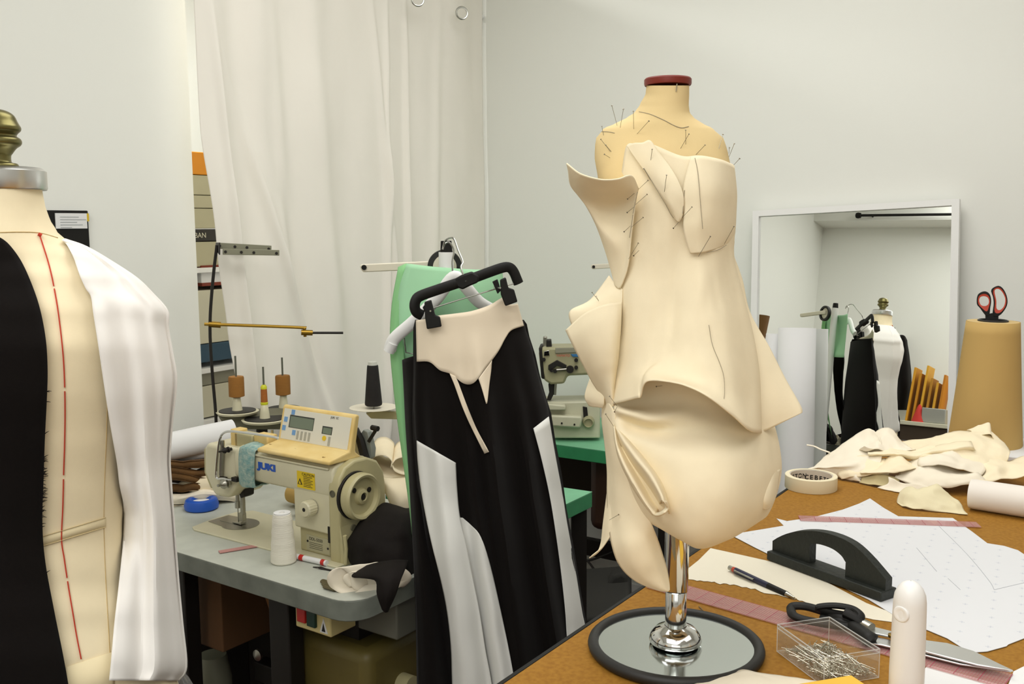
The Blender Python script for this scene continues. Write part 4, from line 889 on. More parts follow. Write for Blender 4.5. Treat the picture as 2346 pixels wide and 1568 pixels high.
# dark chair under the tables, cable
CHP = Vector((.345, 2.84, 0)); CHS = Stand(CHP)
dc_ = thing('desk_chair', 'dark upholstered chair in the shade between the skirt and the cutting table', 'chair', CHP)
bx = lambda pts, a, b, nm, m, bv=.01: MB().face_poly(CHS, pts, a, b).build(nm, m, dc_, bevel=bv, bseg=3)
bx([(1388, 1345), (1402, 1322), (1425, 1313), (1438, 1322), (1436, 1420), (1380, 1440)], -.05, .02, 'backrest', mat('charcoal_cloth', '2C2B27', .9), .012)
bx([(1300, 1420), (1440, 1410), (1450, 1440), (1300, 1450)], -.3, .1, 'seat', MATS['charcoal_cloth'])
bx([(1330, 1330), (1372, 1335), (1368, 1410), (1330, 1420)], .1, .16, 'side_pad', mat('dark_brown_pad', '2A1B12', .8))
q = CHS(1375, 1440, -.1); MB().cyl(Vector((q.x, q.y, .04)), q, .025).build('gas_column', M_DARK, dc_)
for k in range(5): MB().cyl(Vector((q.x, q.y, .06)), Vector((q.x+.28*cos(k*1.257), q.y+.28*sin(k*1.257), .03)), .02, .013).build('leg', M_DARK, dc_)
cb = [CHS(x, y, d) for x, y, d in ((1322, 1275, .2), (1345, 1285, .2), (1365, 1310, .15), (1390, 1335, .1))]
o = MB().tube(spline(cb, 5), .004).build('power_cable', M_DARK); tag(o, 'thin dark cable hanging under the green table', 'cable')
o = MB().tube(spline([CHS(x, y, .3) for x, y in ((1320, 1288), (1360, 1282), (1440, 1250))], 5), .004).build('power_cable', M_DARK); tag(o, 'dark cable along the wall behind the desk chair', 'cable')

# ---------------------------------------------------------------- full size dress form, left
DA = Vector((-.64, 1.21, 0)); D = Stand(DA)
FP = [(425, -3, 99, .054), (437, -2, 99, .054), (470, -1, 104, .055), (500, 1, 112, .057), (530, 4, 126, .06), (555, 6, 150, .062), (590, 10, 212, .066), (640, 16, 275, .08), (720, 20, 312, .10), (800, 26, 318, .112), (900, 34, 298, .112), (1000, 42, 272, .105), (1100, 48, 246, .098), (1200, 52, 230, .094), (1240, 54, 228, .094), (1330, 60, 246, .10), (1420, 66, 282, .112), (1520, 72, 325, .125), (1620, 78, 345, .13), (1800, 86, 350, .125)]
def fsurf(x, y, off=0):
    c, h, ry = interp(FP, y); t = max(-.999, min(.999, (x-c)/h)); return -ry*sqrt(1-t*t) - off
df = thing('dress_form', 'life size cream dress form with brass finial and red seam at the left', 'dress form', DA)
rows = []
ys = list(range(425, 1800, 12))
for y in ys:
    c, h, ry = interp(FP, y); row = []
    for j in range(48):
        a = 2*pi*j/48
        if sin(a) < 0: x = c+h*cos(a); row.append(D(x, y, ry*sin(a)))
        else: row.append(D(c+h*cos(a), y) + D.n*ry*sin(a))
    rows.append(row)
mb = MB().grid(rows, cu=True); n_ = len(mb.v); mb.f.append(tuple(range(48))); mb.f.append(tuple(range(n_-48, n_)))
body = mb.build('torso', M_FORM, df)
c0 = D(-3, 432)
MB().lathe([(.0545, -.002), (.0555, .0), (.0555, .021), (.050, .0255), (.008, .0265)], O=c0, n=48).build('neck_cap', mat('satin_aluminium', 'D9D9D8', .28, 1), df)
kp = [(388, 24), (384, 40), (375, 38), (372, 28), (358, 27), (352, 30), (340, 38), (333, 46), (326, 49), (318, 47), (312, 40), (306, 42), (299, 48), (292, 49), (285, 46), (278, 43), (265, 38), (256, 28), (251, 14), (250, .5)]
kz = [D(-3, y).z for y, _ in kp]; sc = 1.21*1.12/FPX
MB().lathe([(max(p_.x, .0004), p_.y) for p_ in spline([Vector((r*sc*.98, z, 0)) for (y, r), z in zip(kp, kz)], 4)], O=Vector((c0.x, c0.y, 0)), n=40).build('finial', mat('antique_brass', '7E774A', .32, .85, var=.3, vscale=30), df, ang=60)
MB().cyl(Vector((D(86, 1700).x, D(86, 1700).y, .05)), Vector((D(86, 1700).x, D(86, 1700).y, .62)), .02).build('pole', M_DARK, df)
for k in range(4): q = Vector((D(86, 1700).x, D(86, 1700).y, .08)); MB().cyl(q, q+Vector((cos(k*pi/2+.4)*.3, sin(k*pi/2+.4)*.3, -.06)), .018).build('leg', M_DARK, df)
rng = random.Random(3); M_REDT = mat('red_thread', 'C23A22', .8)
def onform(pts, r, name, m, off=.001, k=8, flat=None, gap=None):
    c = spline([Vector((x, y, 0)) for x, y in pts], k); c = [D(p.x, p.y, fsurf(p.x, p.y, off)) for p in c]
    mb = MB()
    if gap:
        i = 0
        while i < len(c)-2: L = rng.randint(3, 7); mb.tube(c[i:i+L+1], r); i += L if rng.random() < .8 else L+1
    else: mb.tube(c, r, flat=flat)
    return mb.build(name, m, df)
rs = [(90, 536), (101, 570), (113, 610), (122, 650), (131, 700), (139, 760), (145, 820), (148, 880), (149, 950), (148, 1020), (146, 1080), (144, 1160), (141, 1235), (147, 1280), (156, 1340), (166, 1400), (176, 1460), (186, 1511)]
onform(rs, .0008, 'centre_seam', M_REDT, .0014, gap=1)
MB().cyl(D(88, 536, fsurf(88, 536, .002)), D(95, 540, fsurf(95, 540, .003)), .0022).build('thread_knot', M_REDT, df)
onform([(0, 533), (45, 532), (90, 534), (132, 545)], .0007, 'neck_seam', mat('seam_shadow', 'C2A874', .9), 0)
M_TAPE = mat('waist_tape', 'EBDCB4', .85)
g = []
for j in range(30):
    x = 92 + (243-92)*j/29; y = 1241 - (x-97)*.30; g.append([D(x, y+dy_, fsurf(x, y+dy_, .0012)) for dy_ in (-11, 0, 11)])
MB().grid(g).build('waist_tape', M_TAPE, df, solid=.0002)
for dd in (-11, 11): onform([(92+15*j, 1241-(15*j-5)*.30+dd) for j in range(11)], .0006, 'tape_edge', mat('tape_stitch', 'D2BE90', .9), .0016)
onform([(236, 640), (243, 800), (246, 900), (244, 1000), (240, 1100), (238, 1200), (242, 1320), (252, 1500)], .0006, 'side_seam', MATS['seam_shadow'], 0)
g = []
for j in range(20):
    x = 150+(262-150)*j/19; y = 1530-(x-150)*.33; g.append([D(x, y, fsurf(x, y, .001)), D(x, y+120, fsurf(x, y+120, .001))])
MB().grid(g).build('hip_band', M_TAPE, df, solid=.0006)
# open jacket halves on the form
def half(name, m, rows, label, cat, seed, sgn=1, behind=.14, foldamp=.008, back=60):
    g = []
    N = 36
    tin = spline([Vector((a, b, 0)) for a, b, _, _ in rows], 6); tout = spline([Vector((a, b, 0)) for _, _, a, b in rows], 6)
    for k, (p, q) in enumerate(zip(tin, tout)):
        row = []; v = k/len(tin); c, h, ry = interp(FP, (p.y+q.y)/2); ryy = max(ry, .075)+.012
        d0 = fsurf(p.x, p.y, .007)
        cc = c; H = abs(q.x-cc)+2
        for j in range(N+1):
            f = j/N; ff = sin(f*pi/2)**1.0; x = p.x+(q.x-p.x)*ff; y = p.y+(q.y-p.y)*ff
            t = min(.9999, abs(x-cc)/H); d = -ryy*sqrt(1-t*t)
            if f < .25: d = d0 + (d-d0)*(f/.25)
            fs = fsurf(x, y, .005) if abs(x-c) < h*.999 else 0
            kk = .03; hh = max(kk-abs(d-fs), 0)/kk; d = min(d, fs)-hh*hh*kk*.25
            w = foldamp*min(1, f*3)*(1-f**6)*(.25+min(1, v*2.2)*.9)
            d -= w*(sin(f*11+v*2.2+seed)+.6*sin(f*21-v*3+seed*2)) + noise.noise(Vector((x*.012, y*.004, seed)))*foldamp*.8*min(1, f*4)
            row.append(D(x, y, d))
        e = row[-1]; sg = (q.x-p.x)/abs(q.x-p.x)
        for j in range(1, 13):
            a = pi/2*j/12; row.append(e + D.n*behind*.8*sin(a) - D.r*sg*(.02*(1-cos(a))*(back/60)) )
        row.append(row[-1] - D.r*sg*.13)
        g.append(row)
    return tag(MB().grid(g).build(name, m, solid=.0016), label, cat)
wr = [(142, 550, 150, 548), (152, 560, 200, 566), (168, 590, 268, 606), (182, 630, 318, 640), (196, 661, 350, 672), (208, 680, 384, 712), (214, 720, 386, 752), (225, 790, 396, 810), (238, 880, 405, 872), (252, 970, 397, 955), (268, 1060, 390, 1045), (274, 1110, 393, 1110), (284, 1165, 399, 1190), (282, 1240, 404, 1260), (272, 1340, 411, 1345), (262, 1430, 419, 1430), (254, 1520, 428, 1528), (250, 1560, 410, 1560)]
half('white_jacket_half', M_WCLOTH, wr, 'white cotton jacket half pinned on the life size dress form', 'garment', 1.0, foldamp=.0095)
g_ = [[D(x, y, fsurf(min(x, 200), y, .012+o_)) for x, o_ in ((164, .0), (176, .006), (192, .004), (204, .001))] for y, in ((600,), (620,), (640,), (660,))]
br_ = [(-8, 546, -120, 560), (2, 546, -200, 575), (22, 562, -290, 610), (48, 598, -330, 650), (72, 650, -352, 710), (92, 710, -362, 770), (105, 780, -368, 840), (109, 850, -365, 920), (107, 920, -352, 1000), (103, 1000, -330, 1080), (100, 1090, -300, 1160), (97, 1200, -280, 1240), (104, 1290, -285, 1320), (124, 1400, -310, 1420), (146, 1510, -345, 1520), (160, 1590, -360, 1600), (175, 1680, -370, 1690)]
half('black_jacket_half', M_BCLOTH, br_, 'black jacket half with frayed edge on the life size dress form', 'garment', 4.0, foldamp=.006)
jb = [o for o in bpy.data.objects if o.name == 'black_jacket_half'][0]
mb = MB()
for k in range(46):
    y = 1035+rng.random()*155 if k < 36 else 880+rng.random()*520; x = interp([(850, 109), (920, 107), (1000, 103), (1090, 100), (1200, 97), (1290, 104), (1400, 124)], y)[0]
    l = rng.uniform(3, 11); a = D(x-3, y, fsurf(x, y, .008)); b = D(x+l, y-rng.uniform(-3, 9), fsurf(x+l, y, .003)); mb.tube([a, (a+b)/2+ZX*.0006, b], [.0006, .0005, .0002], n=5)
fr_ = mb.build('frayed_threads', M_BCLOTH, jb)
# clear bag at the hem
BG = Stand(D(410, 1550, .05) - Vector((0, 0, D(410, 1550, .05).z)))
rows = [[(386, 1540, 0), (398, 1532, -.03), (415, 1532, -.03), (428, 1545, 0)], [(384, 1556, 0), (400, 1552, -.04), (420, 1550, -.035), (438, 1560, 0)], [(382, 1580, 0), (400, 1578, -.045), (425, 1575, -.035), (445, 1580, 0)], [(380, 1640, 0), (400, 1640, -.04), (425, 1640, -.035), (450, 1640, 0)]]
o = MB().loft(W2(BG, rows), 6, 6, amp=.008, nsc=45, nd=-BG.n).build('plastic_bag', clear_mat('clear_film', gloss=.3, rough=.08, op=.12, opc=(.9, .9, .88)), solid=.0005)
tag(o, 'crumpled clear plastic bag below the hem of the white jacket half', 'bag')

# ---------------------------------------------------------------- cutting table
CTZ = .92
E0, E1 = Zp(1140, 1567, CTZ), Zp(1782, 1133, CTZ); te = (E1-E0).normalized(); tn = Vector((te.y, -te.x, 0))   # along the left edge, and across to the right
TM = frame(E0 - te*.55, te, -tn, ZX)
ct = thing('cutting_table', 'large brown hardboard topped cutting table with black edge in the foreground', 'table', Matrix.Translation((0, 0, -CTZ)) @ TM)
TL_ = 2.0; TWD = 1.3
far = (Zp(1850, 1083, CTZ)-TM.translation).dot(te)+.42
MB(TM).box(0, far, -TWD, -.006, -.003, 0).build('tabletop', M_BROWN, ct)
MB(TM).box(-.004, far, -.006, .0, -.03, .001).build('edge_trim', M_BLACK, ct, bevel=.001); MB(TM).box(far, far+.006, -TWD, 0, -.03, .001).build('edge_trim', M_BLACK, ct, bevel=.001)
MB(TM).box(0, far, -TWD, -.006, -.03, -.003).build('core', mat('dark_core', '3A2C1E', .7), ct)
for x in (.1, far-.12):
    for y in (-.1, -TWD+.1): MB(TM).box(x, x+.05, y-.025, y+.025, -CTZ, -.03).build('leg', M_DARK, ct)
MB(TM).box(.12, far-.1, -.66, -.62, -.5, -.44).build('cross_bar', M_DARK, ct)

# ---------------------------------------------------------------- half-scale form
HB = Zp(1547, 1491, CTZ); Hs = Stand(HB)
hf = thing('dress_form', 'small half scale cream dress form on a chrome stand on the cutting table', 'dress form', HB)
rb = (Zp(1747, 1493, CTZ+.008)-Zp(1350, 1493, CTZ+.008)).length/2
MB().lathe([(rb-.006, .0005), (rb-.006, .009)], O=HB, n=64).build('base_plate', mat('polished_grey', 'C4CAC8', .1, 1), hf, smooth=True)
ring = [HB + Vector((cos(t*pi/32)*(rb-.004), sin(t*pi/32)*(rb-.004), .0075)) for t in range(64)]
MB().tube(ring, .0068, n=12, closed=True).build('rubber_rim', M_RUBBER, hf)
MB().lathe([(.026, .009), (.031, .012), (.032, .015), (.030, .021), (.024, .028), (.016, .031), (.0135, .032), (.0135, .034)], O=HB, n=48).build('collar', M_CHROME, hf)
MB().lathe([(.0128, .033), (.0128, .075), (.0120, .0765), (.0126, .078)], O=HB, n=32).build('sleeve', M_CHROME, hf)
MB().lathe([(.0140, .0765), (.0146, .079), (.0146, .30)], O=HB, n=36).build('pole', M_CHROME, hf)
TP = [(196, 1530, 49, .025), (215, 1529, 50, .0255), (240, 1522, 56, .027), (258, 1517, 63, .029), (270, 1513, 77, .031), (282, 1510, 98, .033), (295, 1508, 126, .034), (320, 1512, 148, .038), (360, 1516, 154, .046), (410, 1526, 156, .056), (470, 1538, 148, .060), (550, 1548, 135, .056), (640, 1552, 122, .052), (720, 1555, 128, .056), (820, 1560, 146, .052), (950, 1565, 150, .046), (1050, 1562, 140, .044), (1150, 1556, 100, .035), (1180, 1552, 60, .03)]
def tsurf(x, y, off=0):
    c, h, ry = interp(TP, y); t = max(-.999, min(.999, (x-c)/h)); return -ry*sqrt(1-t*t)-off
rows = []
for y in list(range(196, 300, 5)) + list(range(300, 1181, 16)):
    c, h, ry = interp(TP, y); row = []
    for j in range(44):
        a = 2*pi*j/44
        row.append(Hs(c+h*cos(a), y, ry*sin(a)) if sin(a) < 0 else Hs(c+h*cos(a), y)+Hs.n*ry*sin(a))
    rows.append(row)
mb = MB().grid(rows, cu=True); n_ = len(mb.v); mb.f += [tuple(range(44)), tuple(range(n_-44, n_))]
mb.build('torso', M_FORM2, hf)
nt = Hs(1530, 192)
MB().lathe([(.0262, -.002), (.0268, .0), (.0268, .0045), (.0255, .006), (.002, .0065)], O=nt, n=44).build('neck_cap', mat('red_brown_leather', '7A2413', .45), hf)
# armhole plate on the turned-away shoulder
def hsf(pts, off, k=6): return [Hs(p.x, p.y, tsurf(p.x, p.y, off)) for p in spline([Vector((x, y, 0)) for x, y in pts], k)]
def hsfz(pts, off, k=6):
    return [Hs(p.x, p.y, tsurf(p.x, p.y, off)) for p in spline([Vector((x, y, 0)) for x, y in pts], k)]
MB().tube(hsf([(1464, 256), (1490, 262), (1520, 275), (1545, 288), (1562, 293), (1578, 290)], .0004), .0004, n=6).build('neck_seam', mat('grey_thread', '9C917A', .9), hf)
MB().tube(hsf([(1378, 302), (1392, 302), (1408, 305)], .0004), .0004, n=6).build('shoulder_seam', MATS['grey_thread'], hf)
MB().tube([Hs(1551, 192, tsurf(1551, 196, .0015)), Hs(1549, 210, tsurf(1549, 210, .0008))], .0006, n=6).build('centre_mark', MATS['grey_thread'], hf)

# ---------------------------------------------------------------- muslin drape on the half-scale form
dr_ = thing('muslin_drape', 'sculptural cream muslin dress draped and pinned on the small dress form', 'garment', Hs(1550, 1100))
def drape(name, rows, ku=7, kv=7, amp=.0014, nsc=22, seed=0, solid=.0013, closed=False, m=None, zs=.6):
    R = [[Hs(x, y, d*.01) for x, y, d in r] for r in rows]
    return MB().loft(R, ku, kv, closed=closed, amp=amp, nsc=nsc, nd=-Hs.n, seed=seed, zs=zs).build(name, m or M_MUSLIN, dr_, solid=solid, ang=80)
def inscol(rows, k, over):
    out = []
    for i, r in enumerate(rows):
        m = over.get(i-len(rows)) or tuple((a+b)/2 for a, b in zip(r[k], r[k+1]))
        out.append(r[:k+1]+[m]+r[k+1:])
    return out
def backrow(c, h, y, dep): return [(c+h*cos(radians(a)), y, dep*sin(radians(a))) for a in (25, 60, 90, 120, 155)]
# fitted front and upper skirt ending in the arched hem
drape('bodice', inscol([
 [(1406, 428, 1.5), (1423, 402, -3.6), (1436, 334, -5.0), (1492, 330, -6.1), (1560, 357, -6.4), (1600, 357, -6.2), (1640, 364, -4.9), (1664, 371, -3.2), (1679, 378, -.4), (1664, 380, 3.5), (1600, 385, 5.5)],
 [(1412, 480, 2.0), (1440, 468, -4.0), (1474, 440, -6.2), (1530, 438, -7.0), (1565, 430, -7.1), (1605, 425, -7.2), (1645, 428, -5.8), (1670, 432, -3.6), (1685, 440, -.3), (1668, 440, 4), (1600, 440, 6)],
 [(1420, 545, 1.8), (1442, 535, -4.0), (1482, 525, -6.0), (1535, 515, -6.9), (1570, 510, -7.2), (1605, 508, -7.2), (1645, 510, -5.6), (1670, 512, -3.4), (1684, 515, -.3), (1666, 515, 4), (1600, 515, 6)],
 [(1418, 610, 1.8), (1434, 605, -3.8), (1480, 600, -5.8), (1540, 595, -6.4), (1575, 590, -6.6), (1610, 588, -6.6), (1645, 586, -5.2), (1668, 585, -3.2), (1681, 585, -.3), (1664, 585, 4), (1600, 585, 6)],
 [(1410, 680, 1.6), (1424, 675, -3.8), (1475, 672, -5.9), (1538, 668, -6.6), (1575, 665, -7.2), (1612, 662, -7.3), (1650, 660, -5.8), (1680, 660, -3.4), (1698, 660, -.4), (1682, 660, 4), (1600, 660, 6.2)],
 [(1404, 755, 1.2), (1420, 750, -3.9), (1470, 748, -6.3), (1535, 745, -7.2), (1572, 742, -8.3), (1612, 740, -8.4), (1660, 742, -7.2), (1695, 748, -4.4), (1722, 752, -.8), (1702, 755, 4.2), (1610, 755, 6.8)],
 [(1398, 830, 1.0), (1414, 828, -4.0), (1468, 824, -6.8), (1530, 815, -8.6), (1572, 815, -9.6), (1616, 820, -9.8), (1670, 830, -8.6), (1708, 838, -5.6), (1738, 842, -1.8), (1718, 845, 4.2), (1620, 845, 7.2)],
 [(1392, 885, .6), (1408, 880, -4.1), (1456, 868, -7.6), (1492, 850, -9.6), (1560, 865, -10.8), (1622, 884, -11.2), (1676, 904, -10), (1714, 920, -7.0), (1742, 915, -2.8), (1724, 915, 4.2), (1625, 915, 7.4)],
 [(1390, 930, .4), (1404, 927, -4.4), (1458, 913, -9.0), (1482, 875, -11.2), (1545, 878, -13.2), (1612, 903, -13.6), (1672, 948, -12.4), (1717, 987, -9.4), (1744, 992, -3.4), (1728, 985, 4.2), (1628, 980, 7.4)]], 2, {-1: (1468, 909, -9.6), -2: (1472, 866, -8.6)}), seed=1, amp=.0040, nsc=34, zs=.28)
# bubble skirt below
drape('bubble_skirt', [
 [(1420, 880, -2.4), (1462, 868, -3.8), (1520, 862, -4.8), (1580, 868, -5.4), (1640, 890, -5.2), (1700, 915, -3.6), (1738, 930, -1.5), (1745, 930, 3), (1680, 920, 7), (1560, 900, 8), (1450, 890, 4)],
 [(1408, 928, -4.2), (1455, 926, -4.4), (1520, 926, -5.2), (1585, 925, -5.8), (1645, 938, -5.6), (1705, 955, -4.2), (1745, 965, -1.8), (1758, 960, 3), (1690, 950, 7.5), (1560, 940, 8.4), (1440, 930, 4)],
 [(1408, 940, -4.8), (1450, 950, -7.0), (1495, 960, -7.8), (1560, 956, -7.0), (1640, 972, -6.8), (1708, 985, -5.6), (1752, 985, -2), (1770, 975, 3), (1695, 970, 7.5), (1560, 960, 8.4), (1430, 950, 4)],
 [(1408, 955, -4.4), (1450, 974, -5.2), (1500, 986, -6.2), (1565, 992, -7.4), (1640, 1002, -8.0), (1708, 1010, -6.2), (1756, 1005, -2.4), (1775, 990, 3), (1695, 990, 7.5), (1560, 985, 8.4), (1425, 970, 4)],
 [(1408, 985, -4.8), (1455, 1012, -7.8), (1510, 1028, -9.8), (1580, 1040, -10.9), (1650, 1048, -10.6), (1712, 1050, -8.0), (1764, 1040, -2.8), (1783, 1030, 3), (1700, 1030, 8), (1560, 1030, 9), (1425, 1020, 4)],
 [(1418, 1035, -5.0), (1470, 1075, -8.6), (1530, 1100, -11.2), (1595, 1112, -12.4), (1665, 1112, -11.6), (1722, 1105, -8.6), (1768, 1088, -3.4), (1786, 1075, 2.5), (1700, 1075, 8), (1560, 1080, 9), (1435, 1070, 4)],
 [(1440, 1110, -5.2), (1490, 1148, -9), (1545, 1172, -11.6), (1605, 1182, -12.6), (1675, 1175, -11.4), (1728, 1160, -8), (1765, 1140, -3.4), (1778, 1120, 2), (1700, 1130, 7), (1560, 1150, 8), (1455, 1140, 4)],
 [(1462, 1175, -4.8), (1505, 1200, -8.2), (1555, 1225, -10.4), (1605, 1240, -11.2), (1670, 1228, -9.8), (1715, 1205, -6.8), (1750, 1180, -3), (1762, 1165, 1), (1700, 1175, 5), (1570, 1200, 6), (1475, 1185, 2)],
 [(1482, 1193, -4), (1520, 1214, -7), (1560, 1236, -8.2), (1604, 1256, -8.4), (1662, 1238, -7.4), (1702, 1218, -5.2), (1736, 1196, -2.6), (1748, 1184, 0), (1695, 1190, 3), (1580, 1215, 3), (1495, 1195, 0)],
 [(1500, 1190, -2), (1530, 1203, -4.5), (1565, 1218, -5), (1604, 1230, -5), (1655, 1220, -4.2), (1690, 1206, -3), (1720, 1190, -1.6), (1730, 1180, 0), (1680, 1185, 1), (1590, 1200, 1), (1515, 1190, 0)]], closed=True, seed=2, amp=.0022, nsc=20, zs=1)
# twisted fold loop in front
drape('fold_loop', [
 [(1404, 972, -4.2), (1407, 976, -5.6), (1409, 980, -5.3), (1411, 978, -5.6), (1416, 978, -5.2), (1424, 978, -4.6)],
 [(1408, 1012, -4.6), (1413, 1020, -7.6), (1421, 1016, -6.4), (1430, 1012, -8.4), (1440, 1010, -7.6), (1452, 1016, -6.0)],
 [(1418, 1052, -5.4), (1427, 1060, -9.0), (1442, 1055, -7.4), (1455, 1048, -10.4), (1470, 1046, -9.4), (1488, 1060, -7.4)],
 [(1436, 1092, -6.2), (1452, 1108, -10.4), (1470, 1098, -8.2), (1488, 1090, -12.2), (1505, 1094, -11.2), (1524, 1112, -9.0)],
 [(1458, 1132, -7.0), (1478, 1152, -11.2), (1494, 1136, -8.8), (1510, 1128, -13.4), (1524, 1142, -12.4), (1538, 1160, -9.6)],
 [(1482, 1166, -7.6), (1500, 1181, -11.6), (1510, 1160, -9.4), (1518, 1148, -13.8), (1530, 1166, -13.0), (1534, 1184, -9.8)]], ku=8, seed=3, amp=.0005)
drape('fold_lip', [
 [(1500, 1182, -11.6), (1510, 1182, -12.6), (1522, 1176, -13.4), (1530, 1166, -13.2), (1528, 1152, -13.6), (1518, 1147, -13.9)],
 [(1504, 1176, -11.0), (1512, 1175, -12.0), (1520, 1170, -12.8), (1525, 1163, -12.6), (1523, 1153, -13.0), (1516, 1150, -13.4)]], kv=3, seed=3, amp=0, solid=.002)
# flat left panel running down into two tails
drape('left_panel', [
 [(1382, 905, 1.0), (1392, 915, -2.8), (1400, 930, -4.4), (1410, 945, -5.0)],
 [(1379, 960, .6), (1390, 965, -3.0), (1402, 975, -4.6), (1412, 985, -5.2)],
 [(1386, 1020, .4), (1398, 1028, -3.4), (1415, 1045, -5.2), (1432, 1062, -5.6)],
 [(1391, 1080, .2), (1408, 1092, -3.8), (1432, 1112, -5.6), (1462, 1128, -6.4)],
 [(1391, 1140, -.4), (1412, 1150, -4.2), (1444, 1166, -6.2), (1484, 1182, -7.0)],
 [(1394, 1196, -2.4), (1424, 1200, -5.6), (1462, 1204, -6.8), (1496, 1208, -6.8)],
 [(1402, 1250, -4.4), (1435, 1248, -6.8), (1475, 1240, -7.0), (1508, 1240, -5.8)],
 [(1420, 1296, -4.6), (1450, 1292, -6.6), (1488, 1285, -6.8), (1520, 1278, -5.4)],
 [(1456, 1332, -5.0), (1478, 1325, -6.2), (1505, 1315, -6.2), (1528, 1305, -5.2)],
 [(1505, 1352, -5.4), (1514, 1350, -5.8), (1522, 1345, -5.8), (1533, 1335, -5.2)],
 [(1528, 1356, -5.4), (1530, 1356, -5.5), (1532, 1355, -5.5), (1534, 1353, -5.4)]], seed=5, amp=.0016)
drape('short_tail', [
 [(1391, 1130, .8), (1400, 1135, -1.6), (1412, 1140, -2.6), (1424, 1145, -3.4)],
 [(1382, 1200, -.5), (1392, 1202, -2.6), (1402, 1205, -3.6), (1412, 1208, -4.2)],
 [(1377, 1245, -.6), (1383, 1244, -2.2), (1389, 1240, -3.0), (1395, 1234, -3.6)],
 [(1367, 1268, -1.0), (1371, 1265, -1.8), (1376, 1260, -2.4), (1380, 1254, -2.8)],
 [(1350, 1279, -1.4), (1352, 1278, -1.6), (1354, 1276, -1.8), (1356, 1274, -2.0)]], seed=6, amp=.0006)
# upper left wing, standing away and curling over at its top
drape('upper_wing', [
 [(1298, 374, -9.4), (1330, 398, -10.4), (1376, 411, -10.6), (1415, 410, -10.2), (1447, 402, -8.8), (1463, 432, -7.0)],
 [(1302, 392, -8.6), (1330, 418, -9.0), (1374, 432, -8.8), (1414, 432, -8.6), (1444, 430, -7.8), (1461, 440, -6.9)],
 [(1308, 426, -6.4), (1334, 452, -6.0), (1372, 470, -5.2), (1412, 472, -5.0), (1440, 468, -5.6), (1457, 462, -6.6)],
 [(1338, 464, -4.8), (1356, 488, -5.0), (1386, 508, -4.8), (1416, 512, -4.8), (1438, 510, -5.4), (1451, 505, -6.3)],
 [(1364, 512, -4.2), (1380, 534, -4.8), (1402, 550, -5.2), (1422, 554, -5.2), (1436, 552, -5.4), (1446, 548, -6.0)],
 [(1384, 566, -3.4), (1396, 582, -4.0), (1410, 592, -4.4), (1424, 594, -4.8), (1434, 592, -5.0), (1442, 590, -5.6)],
 [(1398, 612, -3.0), (1404, 622, -3.4), (1412, 628, -3.8), (1421, 630, -4.2), (1428, 628, -4.6), (1436, 622, -5.2)],
 [(1409, 654, -3.2), (1412, 658, -3.4), (1415, 661, -3.6), (1418, 662, -3.8), (1421, 660, -4.2), (1426, 650, -4.6)]], seed=7, amp=.001)
drape('left_cup_flap', [
 [(1436, 335, -5.8), (1452, 328, -6.3), (1472, 327, -6.7), (1489, 322, -6.9), (1503, 342, -7.0), (1519, 363, -7.1)],
 [(1452, 358, -6.4), (1468, 356, -6.9), (1486, 356, -7.3), (1504, 358, -7.5), (1520, 372, -7.6), (1538, 388, -7.7)],
 [(1474, 388, -7.0), (1488, 390, -7.5), (1504, 393, -7.9), (1520, 398, -8.1), (1538, 408, -8.2), (1556, 420, -8.2)],
 [(1496, 420, -7.5), (1508, 424, -7.9), (1522, 430, -8.3), (1536, 436, -8.5), (1550, 442, -8.5), (1566, 450, -8.3)],
 [(1518, 452, -7.8), (1526, 458, -8.1), (1536, 464, -8.4), (1546, 470, -8.4), (1556, 474, -8.3), (1566, 478, -8.1)],
 [(1534, 480, -7.7), (1540, 486, -7.9), (1546, 490, -8.1), (1552, 494, -8.1), (1557, 496, -8.1), (1562, 497, -8.0)],
 [(1545, 500, -7.6), (1548, 503, -7.7), (1550, 505, -7.8), (1552, 507, -7.8), (1554, 508, -7.8), (1557, 507, -7.8)]], seed=8, amp=.0007)
drape('right_cup_panel', [
 [(1582, 360, -7.0), (1605, 357, -7.0), (1635, 362, -6.0), (1660, 369, -4.4), (1681, 380, -1.2), (1676, 385, 2)],
 [(1566, 430, -8.0), (1602, 425, -8.2), (1640, 428, -7.2), (1668, 432, -4.8), (1687, 440, -.8), (1680, 440, 3)],
 [(1568, 480, -8.0), (1604, 478, -8.2), (1642, 478, -7.0), (1668, 480, -4.6), (1686, 482, -.8), (1680, 482, 3)],
 [(1566, 520, -7.9), (1604, 518, -8.1), (1642, 518, -6.6), (1667, 520, -4.4), (1684, 522, -.8), (1678, 522, 3)],
 [(1574, 560, -7.5), (1606, 555, -7.6), (1640, 550, -6.2), (1664, 546, -4.2), (1681, 542, -.8), (1675, 542, 3)],
 [(1582, 581, -7.2), (1608, 579, -7.3), (1636, 572, -6.0), (1658, 562, -4.2), (1672, 552, -2), (1670, 550, 2)]], seed=9, amp=.0008)
